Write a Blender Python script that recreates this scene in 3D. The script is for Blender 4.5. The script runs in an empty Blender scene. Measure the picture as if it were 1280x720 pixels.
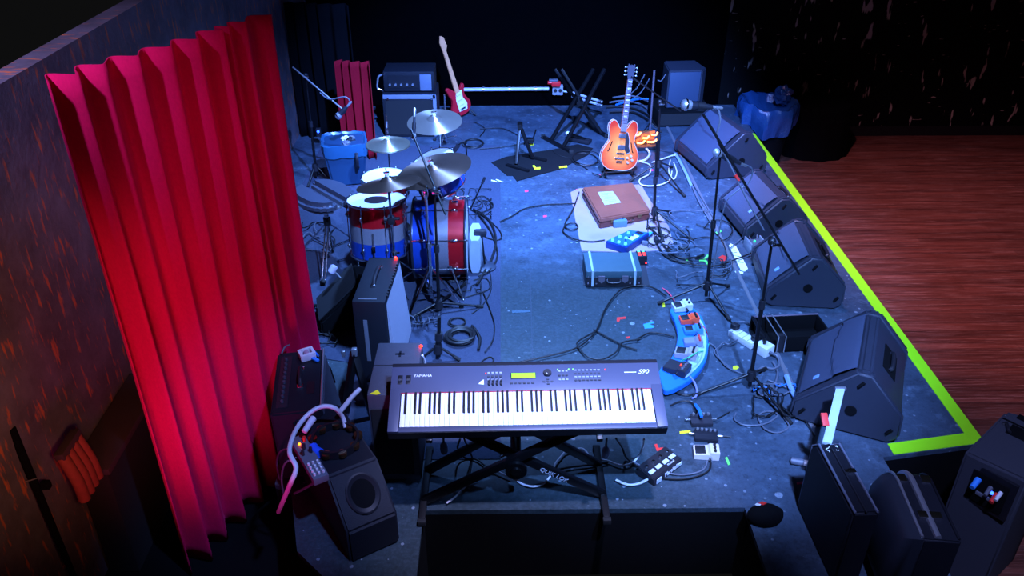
import bpy, bmesh, math, random
from math import sin, cos, tan, pi, radians, atan2, sqrt
from mathutils import Vector, Matrix, Euler
random.seed(7)
SC = bpy.context.scene
COL = SC.collection

# ------------------------------------------------------------------ camera
FPX = 1040.0; PITCH = radians(30.8); YAW = radians(0.71); CAMH = 3.2
FH = Vector((sin(YAW), cos(YAW), 0)); RT = Vector((cos(YAW), -sin(YAW), 0))
FW = FH * cos(PITCH) - Vector((0, 0, sin(PITCH)))
UP = FH * sin(PITCH) + Vector((0, 0, cos(PITCH)))
def ray(px, py):
    return FW + RT * ((px - 640) / FPX) - UP * ((py - 360) / FPX)
def G(px, py, h=0.0):
    """world point at height h seen at a photo position"""
    d = ray(px, py); t = (h - CAMH) / d.z
    return Vector((d.x * t, d.y * t, h))
def AT(px, py, y):
    """world point at stage depth y seen at a photo position"""
    d = ray(px, py); t = y / d.y
    return Vector((d.x * t, y, CAMH + d.z * t))
cd = bpy.data.cameras.new('camera'); cam = bpy.data.objects.new('camera', cd); COL.objects.link(cam)
cd.sensor_width = 36; cd.lens = FPX / 1280 * 36; cd.clip_start = .05; cd.clip_end = 60
cam.location = (0, 0, CAMH); cam.rotation_euler = (pi / 2 - PITCH, 0, -YAW)
SC.camera = cam

# ------------------------------------------------------------------ materials
def lin(h):
    h = h.lstrip('#'); v = [int(h[i:i+2], 16) / 255 for i in (0, 2, 4)]
    return tuple((x / 12.92 if x <= .04045 else ((x + .055) / 1.055) ** 2.4) for x in v) + (1,)
def newmat(name):
    m = bpy.data.materials.new(name); m.use_nodes = True
    return m, m.node_tree.nodes, m.node_tree.links, m.node_tree.nodes['Principled BSDF']
def ramp(N, stops, interp='LINEAR'):
    r = N.new('ShaderNodeValToRGB'); e = r.color_ramp; e.interpolation = interp
    while len(e.elements) < len(stops): e.elements.new(.5)
    for el, (p, c) in zip(e.elements, stops): el.position = p; el.color = c
    return r
def noise(N, L, scale=10, detail=4, vec=None, rough=.6):
    n = N.new('ShaderNodeTexNoise'); n.inputs['Scale'].default_value = scale
    n.inputs['Detail'].default_value = detail; n.inputs['Roughness'].default_value = rough
    if vec is not None: L.new(vec, n.inputs['Vector'])
    return n
def objvec(N, L, scale=(1, 1, 1), kind='Object'):
    t = N.new('ShaderNodeTexCoord'); m = N.new('ShaderNodeMapping'); m.inputs['Scale'].default_value = scale
    L.new(t.outputs[kind], m.inputs['Vector']); return m.outputs['Vector']
def mixc(N, L, fac, a, b):
    m = N.new('ShaderNodeMix'); m.data_type = 'RGBA'
    for sock, v in ((m.inputs[0], fac), (m.inputs[6], a), (m.inputs[7], b)):
        if isinstance(v, (tuple, float, int)): sock.default_value = v
        else: L.new(v, sock)
    return m.outputs[2]
def mth(N, L, op, a, b=0.0, clamp=False):
    m = N.new('ShaderNodeMath'); m.operation = op; m.use_clamp = clamp
    for s, v in ((m.inputs[0], a), (m.inputs[1], b)):
        if isinstance(v, (float, int)): s.default_value = v
        else: L.new(v, s)
    return m.outputs[0]
def bump(N, L, P, h, strength=.2, dist=.01):
    b = N.new('ShaderNodeBump'); b.inputs['Strength'].default_value = strength; b.inputs['Distance'].default_value = dist
    L.new(h, b.inputs['Height']); L.new(b.outputs[0], P.inputs['Normal'])
MC = {}
def mat(name, hexc, rough=.5, metal=0.0, var=.18, scale=14, bmp=0.0, emit=0.0, spec=.5):
    if name in MC: return MC[name]
    m, N, L, P = newmat(name)
    c = lin(hexc); a = tuple(x * (1 - var) for x in c[:3]) + (1,); b = tuple(min(1, x * (1 + var)) for x in c[:3]) + (1,)
    n = noise(N, L, scale, 4, objvec(N, L))
    L.new(mixc(N, L, n.outputs[0], a, b), P.inputs['Base Color'])
    P.inputs['Roughness'].default_value = rough; P.inputs['Metallic'].default_value = metal
    P.inputs['Specular IOR Level'].default_value = spec
    if emit:
        P.inputs['Emission Color'].default_value = c; P.inputs['Emission Strength'].default_value = emit
    if bmp: bump(N, L, P, noise(N, L, scale * 8, 3, objvec(N, L)).outputs[0], bmp)
    MC[name] = m; return m
BLK = mat('black_tolex', '#12141c', .6, bmp=.25, scale=30, spec=.25)
BLKM = mat('black_metal', '#08080b', .42, .1)
BLKP = mat('black_plastic', '#1a1a20', .45)
BLKV = mat('matte_black', '#08080a', .9, spec=.1)
CHR = mat('chrome', '#d0d2d8', .18, 1.0, .05)
ALU = mat('aluminium', '#b8bac2', .35, .8, .1)
GREY = mat('grey_plastic', '#5a5c66', .5)
WHT = mat('white_plastic', '#d8d8dc', .4, 0, .06)
RUB = mat('rubber', '#0b0b0d', .8)
CAB = mat('cable_black', '#0a0a0d', .55, 0, .2)
CABW = mat('cable_white', '#c8c4cc', .5, 0, .08)
CABG = mat('cable_grey', '#565a66', .5)
CABB = mat('cable_blue', '#2a78d8', .45)
CABP = mat('cable_pink', '#e04860', .45)
CABGR = mat('cable_green', '#38b878', .45)
REDL = mat('red_led', '#ff1808', .4, 0, 0, emit=18)
GRNL = mat('green_led', '#10ff60', .4, 0, 0, emit=5)
BLUL = mat('blue_led', '#2048ff', .4, 0, 0, emit=9)
ORGL = mat('orange_led', '#ff5a10', .4, 0, 0, emit=9)
YELP = mat('yellow_tape', '#d8d020', .6, 0, .05)
NEON = mat('neon_tape', '#9cf016', .55, 0, .05)
PNKP = mat('pink_tape', '#e83a6a', .6, 0, .05)
REDP = mat('red_tape', '#d82a24', .6, 0, .05)
GRNP = mat('green_tape', '#6ae060', .6, 0, .05)
WHTP = mat('white_tape', '#d8dcd0', .6, 0, .05)
BLUP = mat('blue_tape', '#2f86e0', .6, 0, .05)
BRZ = mat('bronze', '#9a8a78', .3, 1.0, .12, 3)
BRZD = mat('dark_bronze', '#6a5850', .38, 1.0, .35, 5)
HEAD = mat('drum_head', '#d6d8e0', .45, 0, .04)
LEA = mat('black_leather', '#3c4252', .34, 0, .12)

# ------------------------------------------------------------------ mesh building
class MB:
    def __init__(s): s.bm = bmesh.new()
    def add(s, t, M=None):
        if M is not None: t.transform(M)
        me = bpy.data.meshes.new('tmp'); t.to_mesh(me); t.free(); s.bm.from_mesh(me); bpy.data.meshes.remove(me); return s
    def box(s, c, size, M=None, bev=0.0, seg=2, rot=None):
        t = bmesh.new(); bmesh.ops.create_cube(t, size=1)
        t.transform(Matrix.Diagonal((size[0], size[1], size[2], 1)))
        if bev: bmesh.ops.bevel(t, geom=t.edges[:], offset=bev, segments=seg, affect='EDGES', profile=.6)
        if rot: t.transform(Euler(rot).to_matrix().to_4x4())
        t.transform(Matrix.Translation(c)); return s.add(t, M)
    def cyl(s, a, b, r, r2=None, seg=16, M=None, bev=0.0):
        a = Vector(a); b = Vector(b); d = b - a; t = bmesh.new()
        bmesh.ops.create_cone(t, cap_ends=True, segments=seg, radius1=r, radius2=r if r2 is None else r2, depth=d.length)
        if bev: bmesh.ops.bevel(t, geom=[e for e in t.edges if len(e.link_faces) == 2 and any(len(f.verts) > 4 for f in e.link_faces)], offset=bev, segments=2, affect='EDGES')
        t.transform(Matrix.Translation((a + b) / 2) @ d.to_track_quat('Z', 'Y').to_matrix().to_4x4()); return s.add(t, M)
    def sph(s, c, r, sc=(1, 1, 1), M=None, seg=20):
        t = bmesh.new(); bmesh.ops.create_uvsphere(t, u_segments=seg, v_segments=seg // 2 + 2, radius=r)
        t.transform(Matrix.Translation(c) @ Matrix.Diagonal((sc[0], sc[1], sc[2], 1))); return s.add(t, M)
    def lathe(s, prof, seg=40, M=None):
        t = bmesh.new(); rings = []
        for r, z in prof:
            if r < 1e-6: rings.append([t.verts.new((0, 0, z))])
            else: rings.append([t.verts.new((r * cos(2 * pi * k / seg), r * sin(2 * pi * k / seg), z)) for k in range(seg)])
        for A, B in zip(rings, rings[1:]):
            for k in range(seg):
                j = (k + 1) % seg
                if len(A) == 1 and len(B) == 1: continue
                if len(A) == 1: t.faces.new((A[0], B[k], B[j]))
                elif len(B) == 1: t.faces.new((A[k], A[j], B[0]))
                else: t.faces.new((A[k], A[j], B[j], B[k]))
        bmesh.ops.recalc_face_normals(t, faces=t.faces[:]); return s.add(t, M)
    def prism(s, poly, z0, z1, M=None, bev=0.0, seg=2):
        t = bmesh.new(); n = len(poly)
        a = [t.verts.new((p[0], p[1], z0)) for p in poly]; b = [t.verts.new((p[0], p[1], z1)) for p in poly]
        t.faces.new(a); t.faces.new(b)
        for k in range(n): t.faces.new((a[k], a[(k + 1) % n], b[(k + 1) % n], b[k]))
        bmesh.ops.recalc_face_normals(t, faces=t.faces[:])
        if bev: bmesh.ops.bevel(t, geom=t.edges[:], offset=bev, segments=seg, affect='EDGES')
        return s.add(t, M)
    def hexa(s, bot, top, bev=0.0):
        """solid from matching bottom and top loops"""
        t = bmesh.new(); n = len(bot)
        a = [t.verts.new(p) for p in bot]; b = [t.verts.new(p) for p in top]
        t.faces.new(a); t.faces.new(b)
        for k in range(n): t.faces.new((a[k], a[(k + 1) % n], b[(k + 1) % n], b[k]))
        bmesh.ops.recalc_face_normals(t, faces=t.faces[:])
        if bev: bmesh.ops.bevel(t, geom=t.edges[:], offset=bev, segments=2, affect='EDGES')
        return s.add(t)
    def tube(s, pts, r, seg=7, closed=False, M=None, smooth=6):
        pts = [Vector(p) for p in pts]
        if smooth > 1 and len(pts) > 2: pts = catmull(pts, smooth, closed)
        t = bmesh.new(); rings = []; n = len(pts); u = None
        for i, p in enumerate(pts):
            if closed: d = pts[(i + 1) % n] - pts[i - 1]
            else: d = pts[min(i + 1, n - 1)] - pts[max(i - 1, 0)]
            if d.length < 1e-9: d = Vector((0, 0, 1))
            d.normalize()
            if u is None: u = d.orthogonal().normalized()
            u = (u - d * u.dot(d)); u = u.normalized() if u.length > 1e-6 else d.orthogonal().normalized()
            v = d.cross(u)
            rings.append([t.verts.new(p + (u * cos(2 * pi * k / seg) + v * sin(2 * pi * k / seg)) * r) for k in range(seg)])
        m = n if closed else n - 1
        for i in range(m):
            A = rings[i]; B = rings[(i + 1) % n]
            for k in range(seg): t.faces.new((A[k], A[(k + 1) % seg], B[(k + 1) % seg], B[k]))
        if not closed: t.faces.new(rings[0]); t.faces.new(rings[-1])
        bmesh.ops.recalc_face_normals(t, faces=t.faces[:]); return s.add(t, M)
    def build(s, name, m, parent=None, label=None, smooth=True, angle=40):
        me = bpy.data.meshes.new(name); s.bm.to_mesh(me); s.bm.free()
        me.materials.append(m)
        if smooth:
            me.shade_smooth(); me.set_sharp_from_angle(angle=radians(angle))
        o = bpy.data.objects.new(name, me); COL.objects.link(o)
        if parent is not None: o.parent = parent
        if label: o['label'] = label
        return o
def catmull(P, n, closed=False):
    out = []; N = len(P); rng = N if closed else N - 1
    for i in range(rng):
        if closed: a, b, c, d = P[i - 1], P[i], P[(i + 1) % N], P[(i + 2) % N]
        else: a, b, c, d = P[max(i - 1, 0)], P[i], P[i + 1], P[min(i + 2, N - 1)]
        for k in range(n):
            t = k / n
            out.append(.5 * ((2 * b) + (c - a) * t + (2 * a - 5 * b + 4 * c - d) * t * t + (3 * b - 3 * c + d - a) * t ** 3))
    if not closed: out.append(P[-1].copy())
    return out
def thing(name, label, cat, loc=(0, 0, 0), rz=0.0, group=None, rot=None):
    o = bpy.data.objects.new(name, None); COL.objects.link(o); o.empty_display_size = .1
    o.location = loc; o.rotation_euler = rot if rot else (0, 0, rz)
    o['label'] = label; o['category'] = cat
    if group: o['group'] = group
    return o
def tag(o, label, cat, group=None):
    o['label'] = label; o['category'] = cat
    if group: o['group'] = group
    return o
def struct(name, mb, m, label=None, **k):
    o = mb.build(name, m, None, label, **k); o['kind'] = 'structure'; return o
def recenter(o, p):
    p = Vector(p); o.data.transform(Matrix.Translation(-p)); o.location = p; return o
def text(s, size, m, parent, M, depth=.0006, name='lettering', shear=0.0, align='CENTER', label=None):
    cu = bpy.data.curves.new(name, 'FONT'); cu.body = s; cu.size = size; cu.extrude = depth; cu.align_x = align; cu.align_y = 'CENTER'; cu.shear = shear
    t = bpy.data.objects.new(name + '_tmp', cu); COL.objects.link(t)
    dg = bpy.context.evaluated_depsgraph_get(); me = bpy.data.meshes.new_from_object(t.evaluated_get(dg))
    bpy.data.objects.remove(t); bpy.data.curves.remove(cu)
    me.name = name; me.materials.clear(); me.materials.append(m); me.transform(M)
    o = bpy.data.objects.new(name, me); COL.objects.link(o); o.parent = parent
    if label: o['label'] = label
    return o
def T(x, y, z): return Matrix.Translation((x, y, z))
def RX(a): return Matrix.Rotation(a, 4, 'X')
def RY(a): return Matrix.Rotation(a, 4, 'Y')
def RZ(a): return Matrix.Rotation(a, 4, 'Z')
def frame(o, zdir, xhint=(1, 0, 0)):
    """matrix with local z along zdir"""
    z = Vector(zdir).normalized(); x = Vector(xhint); x = (x - z * x.dot(z)).normalized(); y = z.cross(x)
    return Matrix(((x.x, y.x, z.x, o[0]), (x.y, y.y, z.y, o[1]), (x.z, y.z, z.z, o[2]), (0, 0, 0, 1)))

# ------------------------------------------------------------------ setting
def stage_mat():
    m, N, L, P = newmat('painted_stage_boards'); v = objvec(N, L)
    big = noise(N, L, 1.3, 5, v); fine = noise(N, L, 16, 6, v, .7)
    base = mixc(N, L, ramp_out(N, L, big.outputs[0], .35, .65), lin('#232f3c'), lin('#3c4c5e'))
    base = mixc(N, L, mth(N, L, 'MULTIPLY', fine.outputs[0], .7), base, lin('#2f3d4c'))
    n3 = noise(N, L, 5.5, 8, v, .75); base = mixc(N, L, ramp_out(N, L, n3.outputs[0], .52, .68), base, lin('#4e6072'))
    n4 = noise(N, L, 2.7, 6, v, .7); base = mixc(N, L, mth(N, L, 'MULTIPLY', ramp_out(N, L, n4.outputs[0], .52, .66), .75), base, lin('#18202a'))
    # the worn centre panel is a greener, darker paint
    t = N.new('ShaderNodeTexCoord'); sp = N.new('ShaderNodeSeparateXYZ'); L.new(t.outputs['Object'], sp.inputs[0])
    wob = mth(N, L, 'MULTIPLY', mth(N, L, 'SUBTRACT', big.outputs[0], .5), .9)
    xx = mth(N, L, 'ADD', sp.outputs[0], wob); yy = mth(N, L, 'ADD', sp.outputs[1], wob)
    def edge(val, a, b):
        r = N.new('ShaderNodeMapRange'); r.inputs[1].default_value = a; r.inputs[2].default_value = b; L.new(val, r.inputs[0]); return r.outputs[0]
    mask = mth(N, L, 'MULTIPLY', edge(xx, 1.25, .8), edge(yy, 6.6, 5.2))
    base = mixc(N, L, mth(N, L, 'MULTIPLY', mask, .85), base, lin('#172a2e'))
    # dried spots and scuffs
    vo = N.new('ShaderNodeTexVoronoi'); vo.inputs['Scale'].default_value = 5.5; vo.inputs['Randomness'].default_value = 1; L.new(v, vo.inputs['Vector'])
    sep = N.new('ShaderNodeSeparateColor'); L.new(vo.outputs['Color'], sep.inputs[0])
    rad = mth(N, L, 'MULTIPLY', mth(N, L, 'POWER', sep.outputs[0], 5.0), .12)
    dn = mth(N, L, 'ADD', vo.outputs['Distance'], mth(N, L, 'MULTIPLY', mth(N, L, 'SUBTRACT', fine.outputs[0], .5), .16))
    spot = mth(N, L, 'LESS_THAN', dn, rad)
    base = mixc(N, L, mth(N, L, 'MULTIPLY', spot, .7), base, lin('#8e98a4'))
    v3 = N.new('ShaderNodeTexVoronoi'); v3.inputs['Scale'].default_value = 21; L.new(v, v3.inputs['Vector'])
    s3 = N.new('ShaderNodeSeparateColor'); L.new(v3.outputs['Color'], s3.inputs[0])
    sp3 = mth(N, L, 'LESS_THAN', mth(N, L, 'ADD', v3.outputs['Distance'], mth(N, L, 'MULTIPLY', mth(N, L, 'SUBTRACT', fine.outputs[0], .5), .3)), mth(N, L, 'MULTIPLY', mth(N, L, 'POWER', s3.outputs[1], 4.0), .26))
    base = mixc(N, L, mth(N, L, 'MULTIPLY', sp3, .55), base, lin('#8a96a4'))
    f2 = noise(N, L, 45, 5, v, .8); base = mixc(N, L, mth(N, L, 'MULTIPLY', ramp_out(N, L, f2.outputs[0], .45, .75), .4), base, lin('#4c5a6a'))
    f3 = noise(N, L, 30, 5, v, .8); base = mixc(N, L, mth(N, L, 'MULTIPLY', ramp_out(N, L, f3.outputs[0], .5, .7), .6), base, lin('#10161e'))
    sv = objvec(N, L, (1.2, 9, 1)); scr = noise(N, L, 3.2, 5, sv, .75)
    sc = ramp(N, [(.66, (0, 0, 0, 1)), (.72, (1, 1, 1, 1))]); L.new(scr.outputs[0], sc.inputs[0])
    base = mixc(N, L, mth(N, L, 'MULTIPLY', sc.outputs[0], .45), base, lin('#6c7884'))
    L.new(base, P.inputs['Base Color'])
    r = N.new('ShaderNodeMapRange'); r.inputs[3].default_value = .38; r.inputs[4].default_value = .75; L.new(fine.outputs[0], r.inputs[0]); L.new(r.outputs[0], P.inputs['Roughness'])
    bump(N, L, P, fine.outputs[0], .15, .006); return m
def ramp_out(N, L, val, a, b):
    r = N.new('ShaderNodeMapRange'); r.inputs[1].default_value = a; r.inputs[2].default_value = b; L.new(val, r.inputs[0]); return r.outputs[0]
STG = stage_mat()
b = MB()
FLO = [(-1.14, 3.28), (-1.02, 2.86), (-.86, 2.70), (-.42, 2.70), (-.42, 3.12), (1.25, 3.12), (1.25, 2.52), (2.12, 2.52), (2.12, 3.49), (2.755, 3.6), (2.755, 9.6), (-2.2, 9.6), (-2.2, 4.62), (-1.12, 4.38), (-1.06, 4.22), (-1.29, 3.93), (-1.235, 3.32)]  # left side cut back; the low light there is put into the outline
b.prism(FLO, -.03, 0)
struct('floor', b, STG)
b = MB(); b.prism(FLO, -.5, -.0305); struct('trim_3', b, BLKV)

b = MB(); b.box((-1.6, 3.3, -.53), (1.25, 2.6, .05)); struct('floor_wing', b, BLKV)
def wood_mat():
    m, N, L, P = newmat('reddish_plank_floor')
    v = objvec(N, L, (.35, 9, 1)); n = noise(N, L, 2.2, 8, v, .7)
    v2 = objvec(N, L, (1.2, 40, 1)); n2 = noise(N, L, 2, 6, v2, .8)
    br = N.new('ShaderNodeTexBrick'); br.inputs['Scale'].default_value = 1; br.inputs['Brick Width'].default_value = 1.6; br.inputs['Row Height'].default_value = .09
    br.inputs['Mortar Size'].default_value = .002; br.inputs['Color1'].default_value = (.3, .3, .3, 1); br.inputs['Color2'].default_value = (1, 1, 1, 1); br.inputs['Mortar'].default_value = (.1, .1, .1, 1)
    L.new(objvec(N, L), br.inputs['Vector'])
    c = mixc(N, L, ramp_out(N, L, n.outputs[0], .35, .7), lin('#4a241c'), lin('#8a4c3c'))
    c = mixc(N, L, ramp_out(N, L, n2.outputs[0], .52, .74), c, lin('#c49484'))
    mx = N.new('ShaderNodeMix'); mx.data_type = 'RGBA'; mx.blend_type = 'MULTIPLY'; mx.inputs[0].default_value = .45
    L.new(c, mx.inputs[6]); L.new(br.outputs['Color'], mx.inputs[7]); L.new(mx.outputs[2], P.inputs['Base Color'])
    P.inputs['Roughness'].default_value = .42; bump(N, L, P, n2.outputs[0], .1, .003); return m
b = MB(); b.box((5.4, 6.0, -.5505), (6.6, 8.2, .1))
o = struct('floor_dance', b, wood_mat()); 

def wall_mat():
    m, N, L, P = newmat('worn_painted_wall')
    n = noise(N, L, 3, 7, objvec(N, L), .7); s = noise(N, L, 5.5, 4, objvec(N, L, (1, 4.6, .95)), .6); gate = noise(N, L, 1.1, 2, objvec(N, L))
    base = mixc(N, L, ramp_out(N, L, n.outputs[0], .3, .7), lin('#4a4046'), lin('#756874'))
    st = ramp(N, [(.57, (0, 0, 0, 1)), (.66, (1, 1, 1, 1))]); L.new(s.outputs[0], st.inputs[0])
    base = mixc(N, L, mth(N, L, 'MULTIPLY', st.outputs[0], .8), base, lin('#d86a30'))
    L.new(base, P.inputs['Base Color']); P.inputs['Roughness'].default_value = .8
    bump(N, L, P, n.outputs[0], .5, .02); return m
b = MB(); b.box((-2.26, 6.0, .8), (.12, 7.4, 2.6))
struct('wall_left', b, wall_mat())
def black_wall_mat():
    m, N, L, P = newmat('scratched_black_wall')
    s = noise(N, L, 3.0, 3, objvec(N, L, (4.5, 1, 1.1)), .4); g = noise(N, L, 1.5, 2, objvec(N, L))
    s2 = noise(N, L, 3.5, 2, objvec(N, L, (2, 1, 9)), .5)
    a = ramp(N, [(.665, (0, 0, 0, 1)), (.70, (1, 1, 1, 1))]); L.new(s.outputs[0], a.inputs[0])
    a2 = ramp(N, [(.72, (0, 0, 0, 1)), (.76, (1, 1, 1, 1))]); L.new(s2.outputs[0], a2.inputs[0])
    f = mth(N, L, 'MAXIMUM', a.outputs[0], a2.outputs[0])
    L.new(mixc(N, L, f, lin('#040405'), lin('#c0a89c')), P.inputs['Base Color']); P.inputs['Roughness'].default_value = .75; P.inputs['Specular IOR Level'].default_value = .15
    return m
b = MB(); b.box((5.6, 9.95, .7), (5.9, .1, 2.4)); struct('wall_right', b, black_wall_mat())
b = MB(); b.box((.2, 9.95, .7), (4.9, .1, 2.4)); struct('wall_back', b, mat('black_wall_paint', '#030304', .95, spec=.0))
b = MB(); b.box((5.6, 9.885, -.44), (5.9, .03, .12)); struct('baseboard_right', b, mat('black_skirting', '#14141a', .5))
# panel joints of the stage deck
MET = mat('worn_metal_strip', '#8a8a92', .4, .6)
b = MB(); b.hexa([(1.795, 3.75, 0), (1.825, 3.75, 0), (1.855, 9.2, 0), (1.825, 9.2, 0)], [(1.8, 3.75, .006), (1.82, 3.75, .006), (1.85, 9.2, .006), (1.83, 9.2, .006)])
struct('trim_1', b, MET)
b = MB(); b.hexa([(.17, 3.6, 0), (.176, 3.6, 0), (.226, 6.2, 0), (.22, 6.2, 0)], [(.17, 3.6, .0012), (.176, 3.6, .0012), (.226, 6.2, .0012), (.22, 6.2, .0012)])
struct('trim_2', b, mat('joint_dust', '#2c3742', .7))
# carpet on the drum side
def carpet_mat():
    m, N, L, P = newmat('grey_carpet'); v = objvec(N, L); n = noise(N, L, 60, 4, v, .8); n2 = noise(N, L, 2.5, 4, v)
    c = mixc(N, L, n.outputs[0], lin('#222836'), lin('#474e60')); c = mixc(N, L, mth(N, L, 'MULTIPLY', n2.outputs[0], .5), c, lin('#353a4c'))
    L.new(c, P.inputs['Base Color']); P.inputs['Roughness'].default_value = .95; P.inputs['Specular IOR Level'].default_value = .1; bump(N, L, P, n.outputs[0], .5, .01); return m
b = MB(); b.prism([(-.98, 3.5), (-.02, 3.5), (-.02, 8.3), (-1.9, 8.3), (-1.9, 4.66), (-.98, 4.42)], 0, .005)
tag(b.build('carpet', carpet_mat()), 'thin grey carpet under the drum kit, straight edge down the middle of the stage', 'carpet')
# neon tape on the stage edge
b = MB(); t_ = .0035
b.prism([(2.672, 3.615), (2.752, 3.6), (2.752, 8.62), (2.672, 8.62)], 0, t_); b.prism([(2.19, 3.51), (2.752, 3.605), (2.752, 3.70), (2.19, 3.60)], 0, t_ - .0005)
b.prism([(2.60, 8.55), (2.672, 8.55), (2.672, 8.62), (2.60, 8.62)], 0, t_)
tag(b.build('edge_tape', NEON), 'bright lime green tape marking the edge of the stage above the wooden floor', 'tape')

# ------------------------------------------------------------------ curtains
def velvet(name, hexc):
    m, N, L, P = newmat(name); n = noise(N, L, 90, 3, objvec(N, L, (1, 1, .6))); c = lin(hexc)
    L.new(mixc(N, L, n.outputs[0], tuple(x * .8 for x in c[:3]) + (1,), tuple(min(1, x * 1.15) for x in c[:3]) + (1,)), P.inputs['Base Color'])
    P.inputs['Roughness'].default_value = .9; P.inputs['Specular IOR Level'].default_value = .1
    P.inputs['Sheen Weight'].default_value = .35; P.inputs['Sheen Tint'].default_value = (c[0], c[1] * 2 + .02, c[2] * 2, 1); P.inputs['Sheen Roughness'].default_value = .4
    bump(N, L, P, n.outputs[0], .2, .004); return m
def curtain(name, A, B, z0, z1, nf, amp, m, seed, label, cols=220, rows=28):
    rng = random.Random(seed); A = Vector(A); B = Vector(B); d = (B - A); ln = d.length; d.normalize(); nrm = Vector((d.y, -d.x))
    # irregular fold centres
    ph = []; x = 0
    for k in range(nf): x += rng.uniform(.5, 1.6); ph.append(x)
    tot = x
    knots = [0] + [p / tot for p in ph]
    bm = bmesh.new(); g = []
    ks = [rng.uniform(.55, 1.25) for _ in knots]
    for i in range(cols + 1):
        u = i / cols; row = []
        j = max(k for k in range(len(knots)) if knots[k] <= u + 1e-9); j = min(j, len(knots) - 2)
        f = (u - knots[j]) / (knots[j + 1] - knots[j]); a = ks[j] * (1 - f) + ks[j + 1] * f
        w = cos(2 * pi * f)
        for r in range(rows + 1):
            t = r / rows; z = z0 + (z1 - z0) * t
            fl = 1.0 + .25 * (1 - t)
            sway = .12 * sin(1.7 * t + j * .9) * .25
            off = amp * a * fl * (w * .85 + .15 * cos(4 * pi * f + 1.3)) + amp * .25 * sin(3.1 * t + u * 9)
            su = u + sway * .08 * sin(pi * u)
            p = A + d * (su * ln) + nrm * off
            row.append(bm.verts.new((p.x, p.y, z)))
        g.append(row)
    for i in range(cols):
        for r in range(rows): bm.faces.new((g[i][r], g[i + 1][r], g[i + 1][r + 1], g[i][r + 1]))
    b = MB(); b.bm.free(); b.bm = bm
    o = b.build(name, m, None, angle=180); tag(o, label, 'curtain'); recenter(o, ((A.x + B.x) / 2, (A.y + B.y) / 2, z0))
    s = o.modifiers.new('thick', 'SOLIDIFY'); s.thickness = .006
    return o
VEL = velvet('red_velvet', '#c80c48')
curtain('curtain', (-1.765, 3.16), (-1.17, 4.28), -.48, 2.25, 9, .055, VEL, 5, 'tall red velvet curtain hanging in deep folds in front of the left wall')
curtain('curtain', (-1.60, 8.02), (-1.26, 7.95), .007, 0.98, 4, .04, velvet('deep_red_velvet', '#84081a'), 11, 'narrow red curtain far back behind the drum kit', 90, 16)
curtain('curtain', (-2.16, 8.6), (-1.5, 8.5), .004, 1.4, 5, .04, mat('added_black_drape', '#08080b', .95, spec=.05), 3, 'added black drape covering the wall in the dark left back corner', 90, 10)  # added drape, keeps the side wall behind it black
# ------------------------------------------------------------------ keyboard
KBW, KBD = 1.335, .372
k0 = G(484, 541, .60); k1 = G(838, 534, .60)
kyaw = atan2(k1.y - k0.y, k1.x - k0.x); ktilt = radians(19)
kb = thing('keyboard', 'wide grey stage keyboard with white and black keys and a glowing green screen', 'keyboard', k0, rot=(ktilt, 0, kyaw))
KGR = mat('keyboard_grey', '#42465a', .42, .1, .06)
KDK = mat('keyboard_dark', '#101118', .45)
b = MB()
b.prism([(0, -.062), (KBD, -.085), (KBD + .028, -.06), (KBD + .028, -.004), (KBD, .0), (.218, 0), (.214, -.022), (.03, -.022), (.026, -.002), (0, -.004)], 0, KBW, M=Matrix(((0, 0, 1, 0), (1, 0, 0, 0), (0, 1, 0, 0), (0, 0, 0, 1))), bev=.002)
b.build('case', KDK, kb)
for x0, x1 in ((0, .052), (KBW - .052, KBW)):
    q = MB(); q.box(((x0 + x1) / 2, .122, -.008), (x1 - x0, .242, .03), bev=.004); q.build('end_block', KGR, kb)
q = MB(); q.box((KBW / 2, .295, -.006), (KBW, .156, .022), bev=.003); q.build('control_panel', KGR, kb)
q = MB(); q.box((KBW / 2, .0145, -.006), (KBW, .026, .012), bev=.003); q.build('front_rail', KGR, kb)
q = MB(); q.box((KBW / 2, .2165, .002), (KBW - .104, .004, .008)); q.build('felt_strip', mat('red_felt', '#a02030', .9), kb)
KW = mat('key_white', '#e8e8ee', .3, 0, .03); KB_ = mat('key_black', '#101014', .35)
kx0 = .0555; kw = (KBW - .111) / 52
wb = MB(); wb.box((0, .122, -.006), (kw - .0012, .188, .018), bev=.0012)
wk = wb.build('white_key', KW, kb); wk.location = (kx0 + kw * .5, 0, 0)
bb = MB(); bb.hexa([(-.0058, .096, 0), (.0058, .096, 0), (.0058, .215, 0), (-.0058, .215, 0)], [(-.0046, .1, .014), (.0046, .1, .014), (.0046, .215, .014), (-.0046, .215, .014)], bev=.0012)
bk = bb.build('black_key', KB_, kb)
blacks = [i for i in range(51) if (i % 7) in (0, 2, 3, 5, 6)]    # A#, C#, D#, F#, G#
for i in range(1, 52):
    c = wk.copy(); COL.objects.link(c); c.parent = kb; c.location = (kx0 + kw * (i + .5), 0, 0)
for n, i in enumerate(blacks):
    c = bk if n == 0 else bk.copy()
    if n: COL.objects.link(c); c.parent = kb
    c.location = (kx0 + kw * (i + 1), 0, .003)
ztop = .0055
q = MB(); q.box((.655, .305, ztop), (.125, .036, .006), bev=.002); fr = q.build('screen', KDK, kb)
q = MB(); q.box((.655, .305, ztop + .0035), (.118, .029, .002)); q.build('display', mat('lcd_green', '#7cc800', .5, 0, .02, emit=1.3), fr, 'glowing yellow-green display')
for x in (.045, .085):
    q = MB(); q.box((x, .295, ztop), (.024, .052, .003), bev=.001); w = q.build('wheel_slot', KDK, kb)
    q = MB(); q.cyl((x - .007, .295, ztop - .008), (x + .007, .295, ztop - .008), .021, seg=24); q.build('pitch_wheel', BLKP, w)
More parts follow.
